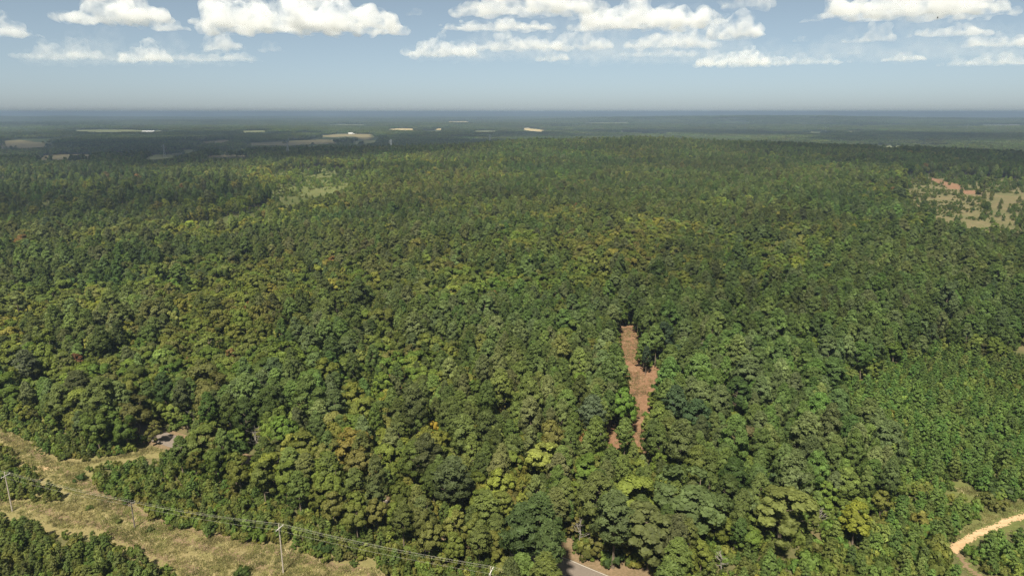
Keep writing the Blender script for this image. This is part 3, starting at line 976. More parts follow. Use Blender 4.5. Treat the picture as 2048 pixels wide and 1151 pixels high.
POLE_PX = [(25, 1022, 11.2), (270, 1055, 7.0), (567, 1145, 12.4)]
POLE_XY = [(G(u, v).x, G(u, v).y) for u, v, _ in POLE_PX]
p_end = Vector(POLE_XY[2]) + (Vector(POLE_XY[2]) - Vector(POLE_XY[0])).normalized() * 1
# fourth pole: its top shows at the lower edge of the picture
q4 = G(981, 1133, 12.0)
POLE_XY.append((q4.x, q4.y))
LINE_NP = np.array(POLE_XY)

def common_keep(x, y, h, R, polys, line=3.0, extra_road=0.0):
    z = height(x, y)
    bad = blocked(x, y, z, h, R, polys)
    bad |= dist_line(x, y, ROAD_NP) < 3.0 + R * .16 + extra_road
    bad |= dist_line(x, y, TRACK_NP) < 2.4 + R * .4
    bad |= dist_line(x, y, TRACK2_NP) < 1.8 + R * .4
    bad |= dist_line(x, y, LINE_NP) < line
    u, v = project(x, y, z + h * .6)
    for a, b_ in POLE_XY:      # keep the poles in sight
        ra = math.hypot(a, b_); ux, uy = a / ra, b_ / ra
        al = (a - x) * ux + (b_ - y) * uy; pe = np.abs((a - x) * uy - (b_ - y) * ux)
        bad |= (al > -1) & (al < h * 1.1) & (pe < R * .8 + .3)
    return ~bad

# --- mature forest
x, y = grid_points(5.3, 100, 1560)
u, v = project(x, y, height(x, y))
young = young_at(u, v, x, y)
scrub = inside(u, v, SCRUB) | inside(u, v, SCRUB_L) | inside(u, v, YOUNG_M)
k = ~young & ~(scrub & (RNG.random(len(x)) < np.where(inside(u, v, YOUNG_M), .90, .955)))
x, y, u, v = x[k], y[k], u[k], v[k]
pn = vnoise(x, y, 60, 1) * .55 + vnoise(x, y, 22, 2) * .45
hn = vnoise(x, y, 38, 3)
oak_zone = inside(u, v, [(1100, 470), (1750, 470), (1650, 640), (1150, 620)]) * .22 + inside(u, v, [(-200, 620), (1150, 600), (1150, 1200), (400, 900), (-200, 860)]) * .10
dark_zone = inside(u, v, [(1250, 640), (1500, 660), (1700, 500), (2300, 430), (2300, 760), (1650, 800), (1600, 1000), (1380, 900)]) * .30
is_pine = pn + RNG.normal(0, .10, len(x)) - oak_zone + dark_zone > .43
for flag, kind, pal in ((True, 'pine', T_PINE), (False, 'broad', T_BROAD)):
    kk = np.nonzero(is_pine == flag)[0]
    X, Y = x[kk], y[kk]
    s = (.72 + .34 * hn[kk] + RNG.normal(0, .17, len(kk))).clip(.45, 1.35)
    h0, R0 = KINDS[kind][0][2:]
    keep = common_keep(X, Y, h0 * s, R0 * s, OPEN_NEAR + SCRUB_OPEN + [f[0] for f in FIELDS]) & ~near_special(X, Y)
    X, Y, s = X[keep], Y[keep], s[keep]
    t = tinted(pal, len(X), .19)
    if not flag:
        ye = RNG.random(len(X)) < .05 + .06 * (oak_zone[kk][keep] > .15) + .07 * (v[kk][keep] > 800)
        t[ye] = tinted(T_YEL, int(ye.sum()))
        br = RNG.random(len(X)) < .004
        t[br] = np.array([.15, .10, .035])
    w = RNG.uniform(.74, 1.28, len(X))
    add(kind, X, Y, np.stack([s * w, s * w, s], 1), t)

x, y = grid_points(5.3, 100, 520)
x = x - 2.6; y = y + .4
u, v = project(x, y, height(x, y))
k = ~young_at(u, v, x, y) & (RNG.random(len(x)) < .6)
x, y = x[k], y[k]
s = RNG.uniform(.38, .62, len(x))
keep = common_keep(x, y, 14 * s, 3.8 * s, OPEN_NEAR) & ~near_special(x, y)
x, y, s = x[keep], y[keep], s[keep]
add('broad', x, y, np.stack([s * 1.15, s * 1.15, s], 1), tinted(T_BROAD, len(x), .16))
# a screen of roadside trees on the near side of the road
sx_, sy_ = [], []
for i_ in range(len(ROAD_NP) - 1):
    d_ = ROAD_NP[i_ + 1] - ROAD_NP[i_]
    n_ = np.array([d_[1], -d_[0]]) / max(np.hypot(*d_), 1e-6)
    if -96 < ROAD_NP[i_][0] < -2 or ROAD_NP[i_][0] < -112:
        for off_ in (6.0, 9.5, 13.0):
            q_ = ROAD_NP[i_] + n_ * (off_ + RNG.normal(0, .8)) + RNG.normal(0, 1.0, 2)
            if not sx_ or min(math.hypot(q_[0] - a_, q_[1] - b_) for a_, b_ in zip(sx_, sy_)) > 4.2:
                sx_.append(q_[0]); sy_.append(q_[1])
X, Y = np.array(sx_), np.array(sy_)
s = RNG.uniform(.68, .98, len(X))
keep = common_keep(X, Y, 14 * s, 4.4 * s, [CORRIDOR, ROAD_LEFT, ROAD_FRONT], 3.0, .6)
X, Y, s = X[keep], Y[keep], s[keep]
pk = RNG.random(len(X)) < .35
add('broad', X[~pk], Y[~pk], np.stack([s * .95, s * .95, s], 1)[~pk], tinted(T_BROAD, int((~pk).sum())))
add('pine', X[pk], Y[pk], np.stack([s, s, s * .85], 1)[pk], tinted(T_PINE, int(pk.sum())))
# smaller trees in the gaps of the canopy
x, y = grid_points(5.3, 100, 700)
x = x + 2.6; y = y + 2.4
u, v = project(x, y, height(x, y))
k = ~(young_at(u, v, x, y) | inside(u, v, SCRUB) | inside(u, v, SCRUB_L) | inside(u, v, YOUNG_M))
x, y = x[k], y[k]
s = RNG.uniform(.46, .76, len(x))
keep = common_keep(x, y, 14 * s, 4.4 * s, OPEN_NEAR) & ~near_special(x, y)
x, y, s = x[keep], y[keep], s[keep]
add('broad', x, y, np.stack([s * 1.05, s * 1.05, s], 1), tinted(T_BROAD, len(x), .16))

# --- young pine stands
x, y = grid_points(2.25, 100, 330, 46)
u, v = project(x, y, height(x, y))
k = young_at(u, v, x, y)
x, y = x[k], y[k]
right = x > 25
k = ~right | (RNG.random(len(x)) < .72)
x, y, right = x[k], y[k], right[k]
s = (.55 + .5 * vnoise(x, y, 18, 5) + RNG.normal(0, .15, len(x))).clip(.35, 1.35) * np.where(right, 1.25, 1.0)
keep = common_keep(x, y, 5.4 * s, 1.6 * s, OPEN_NEAR, 1.0) & ~near_special(x, y, .35) & (RNG.random(len(x)) < .93)
x, y, s = x[keep], y[keep], s[keep]
w = RNG.uniform(.85, 1.25, len(x))
broad = RNG.random(len(x)) < .30 + .35 * (vnoise(x, y, 26, 6) > .6)
add('young', x[~broad], y[~broad], np.stack([s * w, s * w, s], 1)[~broad], tinted(T_YOUNG, int((~broad).sum())))
sb = np.stack([s * w * .95, s * w * .95, s * 1.35], 1)[broad]
add('shrub', x[broad], y[broad], sb, tinted(T_BUSH, int(broad.sum()), .18))
x, y = grid_points(2.6, 100, 330, 46)
u, v = project(x, y, height(x, y))
k = young_at(u, v, x, y) & (RNG.random(len(x)) < .7)
x, y = x[k], y[k]
s = RNG.uniform(.4, .95, len(x))
keep = common_keep(x, y, 2.6 * s, 1.8 * s, OPEN_NEAR, .6)
x, y, s = x[keep], y[keep], s[keep]
add('shrub', x, y, np.stack([s, s, s * 1.15], 1), tinted(T_BUSH, len(x), .2))
# mid-distance young stands (left, beyond the forest) and scrub
x, y = grid_points(4.2, 480, 1300, 46)
u, v = project(x, y, height(x, y))
k = inside(u, v, YOUNG_M) | ((inside(u, v, SCRUB) | inside(u, v, SCRUB_L)) & (RNG.random(len(x)) < .16))
x, y = x[k], y[k]
s = RNG.uniform(.6, 1.35, len(x))
keep = common_keep(x, y, 5.4 * s, 1.6 * s, MID_SOIL + MID_GRASS[:1] + SCRUB_OPEN) | (RNG.random(len(x)) < .25)
x, y, s = x[keep], y[keep], s[keep]
add('young', x, y, np.stack([s * 1.3, s * 1.3, s], 1), tinted(T_YOUNG, len(x)))

x, y = grid_points(3.2, 480, 1300, 46)
u, v = project(x, y, height(x, y))
k = (inside(u, v, SCRUB) | inside(u, v, SCRUB_L)) & (vnoise(x, y, 16, 61) + .3 * RNG.random(len(x)) > .74)
x, y = x[k], y[k]
s = RNG.uniform(.3, .85, len(x))
keep = common_keep(x, y, 2.6 * s, 1.8 * s, MID_SOIL + MID_GRASS[:1]) & (RNG.random(len(x)) < .8)
x, y, s = x[keep], y[keep], s[keep]
add('shrub', x, y, np.stack([s, s, s * 1.1], 1), tinted(T_BUSH * .9, len(x), .2))

# --- undergrowth in the forest and at its edges
x, y = grid_points(3.3, 100, 470, 46)
u, v = project(x, y, height(x, y))
k = ~young_at(u, v, x, y) & (RNG.random(len(x)) < .8)
x, y = x[k], y[k]
s = RNG.uniform(.6, 1.5, len(x))
keep = common_keep(x, y, 2.6 * s, 1.8 * s, OPEN_NEAR, 2.0, 1.5) & ~near_special(x, y, .1, .8, False)
x, y, s = x[keep], y[keep], s[keep]
add('shrub', x, y, np.stack([s, s, s * RNG.uniform(.8, 1.3, len(x))], 1), tinted(T_BUSH, len(x), .2))
# lone shrubs on open ground
LONE = [(652, 1108, 1.25, (.045, .08, .02)), (628, 1104, .8, (.05, .085, .02)), (486, 1150, .9, (.06, .095, .02)), (700, 1120, .8, (.10, .10, .03)), (2000, 985, 1.8, (.05, .08, .022)),
        (1985, 990, 1.3, (.05, .08, .022)), (1972, 1010, 1.5, (.085, .10, .025)), (1992, 1022, 1.2, (.10, .11, .028)), (1150, 1100, .9, (.07, .10, .02)), (1190, 1115, 1.0, (.11, .13, .025)), (1224, 1128, 1.5, (.045, .075, .02)),
        (160, 960, .9, (.05, .085, .02)), (240, 1045, .5, (.09, .11, .03)), (300, 1062, .5, (.08, .1, .03)), (180, 1018, .5, (.09, .12, .03))]
for u_, v_, s_, c_ in LONE:
    p = G(u_, v_)
    add('shrub', [p.x], [p.y], [[s_, s_, s_]], [c_], ['lone'])

# ------------------------------------------------------------------ individuals and the rest
ALLC = {kd: proto_collection('proto_' + kd, [combine('whole_' + kd, [c, t]) for c, t, _, _ in KINDS[kd]]) for kd in ('pine', 'broad', 'young', 'shrub', 'far')}
NAMES = dict(pine='pine_tree', broad='broadleaf_tree', young='young_pine', shrub='shrub')
CATS = dict(pine='pine', broad='tree', young='young pine', shrub='shrub')
CROWN = dict(pine='crown', broad='crown', young='crown', shrub='foliage')
TRUNK = dict(pine='trunk', broad='trunk', young='trunk', shrub='stems')
NOUN = dict(pine='pine tree', broad='broadleaf tree', young='young pine', shrub='leafy shrub')
clear_w = [(G(u, v).x, G(u, v).y) for u, v in CLEARING]
CLEAR_NP = np.array(clear_w + clear_w[:1])
corr_w = [(G(u, v).x, G(u, v).y) for u, v in CORRIDOR]
CORR_NP = np.array(corr_w + corr_w[:1])

def where(x, y, kind):
    d = lambda ln: float(dist_line(np.array([x]), np.array([y]), ln)[0])
    pd = [math.hypot(x - a, y - b_) for a, b_ in POLE_XY]
    if d(CLEAR_NP) < 7 or inside(np.array([x]), np.array([y]), clear_w)[0]:
        side = 'far end' if y > 285 else ('left edge' if x < 40 + (y - 190) * .07 else 'right edge')
        return 'at the %s of the red dirt clearing' % side
    if d(ROAD_NP) < 11: return 'beside the paved road' + (' near the gap in the forest' if x < -85 else ' near the white edge line' if x > 0 else '')
    if min(pd) < 9: return 'near a utility pole' if pd.index(min(pd)) != 1 else 'near the short dark utility pole'
    if d(TRACK_NP) < 9 or d(TRACK2_NP) < 8: return 'beside the sandy dirt track'
    if d(CORR_NP) < 7: return 'on the edge of the dry grass corridor'
    road_y = np.interp(x, ROAD_NP[:, 0], ROAD_NP[:, 1])
    if y < road_y and x < 25: return 'between paved road and power line' if y > np.interp(x, LINE_NP[:, 0], LINE_NP[:, 1]) else 'in the thicket below the power line'
    if x > 85 and y < 215: return 'in the young stand by the sandy dirt track'
    if y > 310: return 'deep in the forest beyond the red clearing'
    if x < 30: return 'between paved road and red clearing' if x > -60 else 'in forest behind the roadside gap'
    return 'between red clearing and young pine stand'

NEAR = [(a_, b_, n_) for (a_, b_), n_ in zip(zip(SPX, SPY), [
    'the pale yellow-green tree', 'the yellow-green domed tree', 'the fresh green tree', 'the large yellowing tree', 'the bright yellow tree', 'the narrow yellow-green tree', 'the slim bright green tree',
    'the golden yellow tree', 'the yellow-tipped tree', 'the bright rounded tree', 'the yellow-orange tree', 'the oak by the road gap', 'the broad pale green tree', 'the wide roadside oak', 'the lemon yellow sapling',
    'the brownish oak', 'the dull olive oak', 'the vine-covered tree', 'the olive tree at the road gap', 'the blue-green pine', 'the tall roadside pine', 'the crowded dark pine', 'the leaning sunlit pine', 'the layered pale pine',
    'the broad olive pine', 'the grey-green edge pine', 'the bare-trunked edge pine'])]
NEAR += [(p_.x, p_.y, n_) for (p_, _), n_ in zip(SNAGS, ['the grey dead tree', 'the bleached dead tree', 'the bare-branched tree', 'the bleached dead branches', 'the bare sapling', 'the reddish snag', 'the white bare trunk', 'the thin dead tree'])]
def beside(x, y):
    (d, n_), (d2, n2) = sorted((math.hypot(x - a_, y - b_), n_) for a_, b_, n_ in NEAR)[:2]
    if d >= 5 and d2 < 24: return ', between %s and %s' % (n_, n2)
    if d < 7: return ', touching ' + n_
    if d < 13: return ', next to ' + n_
    if d < 30: return ', near ' + n_
    return ''

def shade(t, kind):
    t = [q_ / 1.24 for q_ in t]
    g, rr, lum = t[1], t[0], .3 * t[0] + .6 * t[1] + .1 * t[2]
    if rr > g * 1.25: return 'brown'
    if rr > g * .95: return 'brownish olive' if lum < .1 else 'yellow'
    if rr > g * .82: return 'olive green' if lum < .1 else 'yellow-green'
    if t[2] > g * .46: return 'grey-green'
    if lum < .055: return 'dark green'
    if lum < .075: return 'deep green'
    return 'mid green' if lum < .085 else 'fresh green' if lum < .095 else 'bright green' if lum < .106 else 'light green' if lum < .12 else 'pale green'

ROLL = {kd: [] for kd in NAMES}
for D in LIST:
    if D['sp'][0] is not None:
        D['t'] = D['t'] * TINT_GAIN
        if D['t'][0][0] > .13 and D['t'][0][1] > D['t'][0][0] * .80: D['t'] = D['t'] * np.array([.86, 1.03, 1.0])
    else:
        tone = .76 + .48 * vnoise(D['x'], D['y'], 110, 31); hue = .86 + .26 * vnoise(D['x'], D['y'], 75, 32)
        pu, pv = project(D['x'], D['y'], height(D['x'], D['y']))
        pale_ = inside(pu, pv, PALE)[:, None] * np.array([[.34, .26, .05]]) + 1
        D['t'] = D['t'] * pale_ * TINT_GAIN * tone[:, None] * np.stack([hue, np.ones_like(hue), np.ones_like(hue)], 1)
    for i in range(len(D['x'])):
        ROLL[D['kind']].append((D['x'][i], D['y'][i], tuple(D['s'][i]), tuple(D['t'][i]), int(D['v'][i]), float(D['rz'][i]), D['sp'][i]))

def tree_object(kind, x, y, s, t, vi, rz, label, group):
    crown, trunk, h, R = KINDS[kind][vi]
    root = empty(NAMES[kind], (x, y, H1(x, y)), rz)
    root.scale = s
    a = link(TRUNK[kind], trunk, None, root)
    c = link(CROWN[kind], crown, None, root)
    c['tint'] = [float(q) for q in t]
    tag(root, label, CATS[kind], group)
    return root

STUFF_LABEL = dict(pine=('closed pine forest canopy stretching back to the ridge', 'forest'), broad=('mixed olive broadleaf canopy filling the forest', 'forest'),
                   young=('mass of young pines in dense stands', 'young stand'), shrub=('green undergrowth and saplings under and between trees', 'undergrowth'))
STUFF_NAME = dict(pine='pine_forest', broad='broadleaf_forest', young='young_pine_stand', shrub='undergrowth')
for kd in NAMES:
    arr = ROLL[kd]
    X = np.array([a[0] for a in arr]); Y = np.array([a[1] for a in arr]); Z = height(X, Y)
    h0 = KINDS[kd][0][2]
    sz = np.array([a[2][2] for a in arr])
    u, v = project(X, Y, Z + h0 * sz * .85)
    dist = np.hypot(np.hypot(X, Y), CAM_H)
    vis = (u > 4) & (u < 2044) & (v > 0) & (v < 1146)
    score = h0 * sz / dist
    cap = 300
    sp = np.array([a[6] is not None for a in arr])
    if kd == 'shrub':
        # shrubs under the canopy are hidden: rank those of the young stands and edges first
        ub, vb = project(X, Y, Z)
        openish = inside(ub, vb, YOUNG_R) | inside(ub, vb, YOUNG_L)
        score = score * np.where(openish, 1.0, .3)
    order = np.argsort(-(score + sp * 10) * vis)
    chosen = [i for i in order[:cap] if vis[i]]
    made = set(chosen)
    for i in chosen:
        a = arr[i]
        w_ = where(a[0], a[1], kd)
        if a[6] and a[6] != 'lone':
            tree_object(kd, *a[:6], a[6], None)
        else:
            hh = h0 * a[2][2]
            size = {'pine': ('tall', 14.5, 'mid-sized', 12), 'broad': ('tall', 13, 'mid-sized', 10.5), 'young': ('tall', 5.2, 'mid-sized', 3.8), 'shrub': ('tall', 3.2, 'mid-sized', 2.2)}[kd]
            lb = beside(a[0], a[1])
            sw = size[0] if hh > size[1] else size[2] if hh > size[3] else 'small'
            broadw = a[2][0] / a[2][2]
            form = ' slim' if broadw < .9 else ' wide' if broadw > 1.1 else ''
            lab = '%s%s %s %s %s' % (sw, form, shade(a[3], kd), NOUN[kd], w_)
            if len((lab + lb).split()) <= 16: lab += lb
            elif lb: lab = '%s%s %s %s%s' % (sw, form, shade(a[3], kd), NOUN[kd], lb[1:])
            if len(lab.split()) > 16: lab = '%s %s %s%s' % (sw, shade(a[3], kd), NOUN[kd], lb[1:])
            if len(lab.split()) > 16: lab = '%s %s%s' % (sw, NOUN[kd], lb[1:])
            tree_object(kd, *a[:6], lab, NOUN[kd] + 's ' + (w_ if w_ in lab else lb[2:]))
    rest = np.array([i for i in range(len(arr)) if i not in made])
    if len(rest):
        scatter(STUFF_NAME[kd], np.stack([X, Y, Z], 1)[rest], [arr[i][4] for i in rest], [(RNG.normal(0, .07), RNG.normal(0, .07), arr[i][5]) for i in rest],
                [arr[i][2] for i in rest], [arr[i][3] for i in rest], ALLC[kd], *STUFF_LABEL[kd])

# --- woods beyond the ridge, one tree at a time, then in patches
x, y = grid_points(7.6, 1560, 2900, 42)
z = height(x, y)
s = RNG.uniform(.75, 1.25, len(x)) * (.8 + .4 * vnoise(x, y, 200, 8))
keep = ~blocked(x, y, z, 14.5 * s, 4.3 * s, [f[0] for f in FIELDS], (0, .5, .9), .4) | (vnoise(x, y, 22, 41) * vnoise(x, y, 90, 42) > .60)
keep &= vnoise(x, y, 170, 9) + .35 * vnoise(x, y, 40, 12) < 1.12
x, y, z, s = x[keep], y[keep], z[keep], s[keep]
t = tinted(np.concatenate([T_PINE, T_BROAD * .85]), len(x)) * (.8 + .4 * vnoise(x, y, 120, 10))[:, None]
scatter('far_woods', np.stack([x, y, z], 1), RNG.integers(0, 6, len(x)), np.stack([x * 0, x * 0, RNG.uniform(0, 6.28, len(x))], 1), np.stack([s, s, s], 1), t, ALLC['far'],
        'dark woods around the fields beyond the ridge', 'woods')
PATCH = proto_collection('proto_patch', [forest_patch('patch_%d' % k, 600 + k, 62, 62) for k in range(6)])
for (cell, r0, r1, sc) in ((56, 2900, 6000, 1.0), (120, 6000, 16000, 2.1)):
    x, y = grid_points(cell, r0, r1, 40, .25)
    z = height(x, y)
    keep = np.ones(len(x), bool)
    for dx, dy in ((0, 0), (-.5, 0), (.5, 0), (0, -.5), (0, .5)):
        keep &= ~blocked(x + dx * cell, y + dy * cell, height(x + dx * cell, y + dy * cell), np.full(len(x), 13.0), np.full(len(x), 1.0), [f[0] for f in FIELDS], (0, .9), .4)
    keep &= vnoise(x, y, 420, 13) * .6 + vnoise(x, y, 150, 14) * .4 < .70
    x, y, z = x[keep], y[keep], z[keep]
    t = tinted(np.concatenate([T_PINE, T_BROAD * .8]), len(x), .12) * (.75 + .5 * vnoise(x, y, 500, 15))[:, None]
    scatter('distant_woods', np.stack([x, y, z], 1), RNG.integers(0, 6, len(x)), np.stack([x * 0, x * 0, RNG.integers(0, 4, len(x)) * math.pi / 2], 1),
            np.tile([[sc, sc, 1.05 if sc < 2 else 1.15]], (len(x), 1)), t, PATCH, 'distant woodland rolling to the horizon' if sc < 2 else 'farthest bluish woodland fading into haze at the horizon', 'woods')

# --- grass and weeds of the corridor and the track side
def tuft(name, seed, n=26, h=.55, spread=.34):
    rs = np.random.default_rng(seed)
    p = np.stack([rs.normal(0, spread, n), rs.normal(0, spread, n), np.full(n, 0.0)], 1)
    d = np.stack([rs.normal(0, .45, n), rs.normal(0, .45, n), np.ones(n)], 1)
    L_ = h * rs.uniform(.5, 1.2, n)
    d /= np.linalg.norm(d, axis=1, keepdims=True)
    Q = quads(p + d * L_[:, None] / 2, np.stack([rs.normal(size=n), rs.normal(size=n), rs.normal(size=n) * .3], 1), d, L_ / 2, np.full(n, .045), .3)
    return with_mat(leaf_mesh(name, Q, rs.uniform(.7, 1.3, n)), M['grass_blade'])
TUFTS = proto_collection('proto_tuft', [tuft('tuft_%d' % k, 700 + k) for k in range(5)])
a = np.concatenate([CORR_NP, np.array([(G(u_, v_).x, G(u_, v_).y) for u_, v_ in TRACK_GRASS])])
x, y = grid_points(.62, 105, 300, 46, .5)
u, v = project(x, y, height(x, y))
k = inside(u, v, CORRIDOR) | inside(u, v, TRACK_GRASS)
x, y = x[k], y[k]
k = (RNG.random(len(x)) < .25 + .75 * vnoise(x, y, 4, 21)) & (dist_line(x, y, ROAD_NP) > 5)
x, y = x[k], y[k]
gm = (vnoise(x, y, 11, 22) * .6 + vnoise(x, y, 3, 23) * .4)[:, None]
gm = gm * .85
t = gm * np.array([[.22, .18, .085]]) + (1 - gm) * np.array([[.105, .128, .032]])
t *= (1 + RNG.normal(0, .2, (len(x), 1))).clip(.5, 1.6)
pale = RNG.random(len(x)) < .05
t[pale] = [.42, .36, .2]
s = RNG.uniform(.6, 1.4, len(x))
scatter('corridor_grass', np.stack([x, y, height(x, y) + .05], 1), RNG.integers(0, 5, len(x)), np.stack([x * 0, x * 0, RNG.uniform(0, 6.28, len(x))], 1),
        np.stack([s, s, s * .8], 1), t, TUFTS, 'dry grass and weeds growing in the power line corridor', 'grass')

x, y = grid_points(1.1, 150, 340, 30, .5)
u, v = project(x, y, height(x, y))
k = (inside(u, v, CLEARING) | inside(u, v, CLEARING_B)) & (vnoise(x, y, 6, 71) + .5 * RNG.random(len(x)) > .72)
x, y = x[k], y[k]
gm = RNG.random((len(x), 1))
t = gm * np.array([[.20, .14, .075]]) + (1 - gm) * np.array([[.09, .10, .03]])
s = RNG.uniform(.5, 1.3, len(x))
scatter('clearing_weeds', np.stack([x, y, height(x, y) + .05], 1), RNG.integers(0, 5, len(x)), np.stack([x * 0, x * 0, RNG.uniform(0, 6.28, len(x))], 1),
        np.stack([s * 1.3, s * 1.3, s * .7], 1), t, TUFTS, 'thin weeds and dead stalks scattered over the red dirt clearing', 'weeds')

# ------------------------------------------------------------------ dead trees
def snag(h, seed):
    rs = random.Random(seed)
    tr = MB(); br = []
    top = Vector((rs.gauss(0, .4), rs.gauss(0, .4), h))
    pts = [Vector((0, 0, -.3))] + [Vector((0, 0, 0)).lerp(top, i / 6) + Vector((rs.gauss(0, .08), rs.gauss(0, .08), 0)) for i in range(1, 7)]
    tr.tube(pts, [.2 - .025 * i for i in range(7)], 6)
    for k in range(15):
        f = rs.uniform(.3, .97)
        s = Vector((0, 0, 0)).lerp(top, f)
        a_ = rs.uniform(0, 6.28); L_ = h * .38 * (1.15 - f) + .8
        e = s + Vector((math.cos(a_) * L_, math.sin(a_) * L_, L_ * rs.uniform(.25, .9)))
        m_ = s.lerp(e, .5) + Vector((0, 0, -.12 * L_))
        mb = MB(); mb.tube([s, m_, e], [.085, .06, .025], 5)
        for q in range(3):
            b0 = m_.lerp(e, rs.uniform(.1, .8)); a2 = a_ + rs.uniform(-1.1, 1.1)
            mb.tube([b0, b0 + Vector((math.cos(a2), math.sin(a2), .7)) * L_ * .35], [.04, .015], 4)
        br.append(mb)
    return tr, br
SNAG_LABEL = ['pale grey bare dead tree right of the red dirt clearing', 'small bleached dead tree among roadside crowns', 'pale bare-branched tree beside the paved road gap', 'dead branches bleached white below the blue-green pine',
              'short bare dead sapling above the young pines', 'bare reddish twiggy snag near the bottom of the young stand', 'white bare trunk beside the paved road', 'thin bare dead tree among the roadside olive trees']
for k, ((p, h), lab) in enumerate(zip(SNAGS, SNAG_LABEL)):
    root = empty('dead_tree', (p.x, p.y, p.z), k * 1.3)
    tr, br = snag(h, 40 + k)
    tr.build('trunk', M['dead'], root)
    for b_ in br:
        b_.build('branch', M['dead'], root)
    tag(root, lab, 'dead tree')

# ------------------------------------------------------------------ power line
def line_dir(i):
    a = Vector(POLE_XY[max(i - 1, 0)]); b_ = Vector(POLE_XY[min(i + 1, 3)])
    return (b_ - a).normalized()
POLES_H = [11.2, 7.0, 12.4, 12.0]
ARM_PTS = []
POLE_LAB = ['weathered grey utility pole between the thicket and the grass corridor', 'short dark utility pole standing in open corridor grass', 'tall pale utility pole with slanted crossarm casting a shadow on dry grass',
            'utility pole with bleached crossarm among young pines beside the paved road']
for i, ((a_, b_), h) in enumerate(zip(POLE_XY, POLES_H)):
    z = H1(a_, b_)
    d = line_dir(i); ang = math.atan2(d.y, d.x)
    root = empty('utility_pole', (a_, b_, z), ang)
    mb = MB(); mb.tube([(0, 0, -.5), (0, 0, h * .5), (0, 0, h)], [.17, .145, .11], 10)
    mb.build('pole', M['pole_dark'] if i == 1 else M['pole'], root)
    za = h - .9 if i != 1 else h - .25
    w_ = 1.25 if i != 1 else 1.0
    arm = MB(); arm.box((.16, 0, za), (.12, w_ * 2, .15)); ao = arm.build('crossarm', M['arm'] if i != 1 else M['pole_dark'], root)
    for sgn in (-1, 1):
        bm_ = MB(); bm_.tube([(.12, 0, za - .75), (.16, sgn * w_ * .6, za - .06)], [.03, .03], 5); bm_.build('brace', M['metal'], root)
    pts = []
    for q in (-w_ * .92, w_ * .05 + .35, w_ * .92):
        ins = MB(); ins.tube([(.16, q, za + .075), (.16, q, za + .16), (.16, q, za + .20), (.16, q, za + .30)], [.02, .055, .06, .045], 8)
        ins.build('insulator', M['ceramic'], ao)
        pts.append((.16, q, za + .30))
    pts.append((0, 0, h))
    cp = MB(); cp.tube([(0, 0, h), (0, 0, h + .06), (0, 0, h + .16)], [.05, .06, .045], 8); cp.build('top_insulator', M['ceramic'], root)
    nt = MB(); pts_n = (-.15, 0, h - 2.4 if i != 1 else h - .9)
    nt.box((-.13, 0, pts_n[2]), (.1, .12, .12)); nt.build('neutral_bracket', M['metal'], root)
    if i == 2:
        tr = MB(); tr.tube([(0, .14, .3), (0, .16, h - 1.2)], [.025, .025], 5); tr.build('ground_conduit', M['metal'], root)
    pts[3] = (0, 0, h + .16)
    R_ = Matrix.Rotation(ang, 3, 'Z')
    ARM_PTS.append([Vector((a_, b_, z)) + R_ @ Vector(p_) for p_ in pts[:3] + [pts[3], pts_n]])
    tag(root, POLE_LAB[i], 'utility pole', 'utility poles of the power line')
ext0 = [p + (p - q).normalized() * 0 for p, q in zip(ARM_PTS[0], ARM_PTS[1])]
SPAN_LAB = ['off the left of the first pole', '', '', '']
WIRE_NAMES = ['near outer', 'middle', 'far outer', 'top', 'neutral']
d_in = (Vector(POLE_XY[0]) - Vector(POLE_XY[2])).normalized()
START = [p + Vector((d_in.x * 60, d_in.y * 60, 0)) for p in ARM_PTS[0]]
d_out = (Vector(POLE_XY[3]) - Vector(POLE_XY[2])).normalized()
END = [p + Vector((d_out.x * 70, d_out.y * 70 - 8, 0)) for p in ARM_PTS[3]]
WIRE_LAB = ['bare conductor wire strung along the near ends of the crossarms', 'bare conductor wire strung along the middle of the crossarms', 'bare conductor wire strung along the far ends of the crossarms',
            'thin top wire strung over the tips of the utility poles', 'lower neutral wire strung below the crossarms of the poles']
for w_ in range(4):
    mb = MB()
    stops = [START[w_], ARM_PTS[0][w_], ARM_PTS[1][w_], ARM_PTS[2][w_], ARM_PTS[3][w_], END[w_]]
    for k, (p, q) in enumerate(zip(stops[:-1], stops[1:])):
        sag = .012 * (q - p).length
        pts = [p.lerp(q, t_ / 14) - Vector((0, 0, sag * 4 * (t_ / 14) * (1 - t_ / 14))) for t_ in range(15)]
        mb.tube(pts, [.010] * 15, 5)
    o = mb.build('power_line_wire', M['wire'])
    tag(o, WIRE_LAB[w_], 'wire', 'wires of the power line')

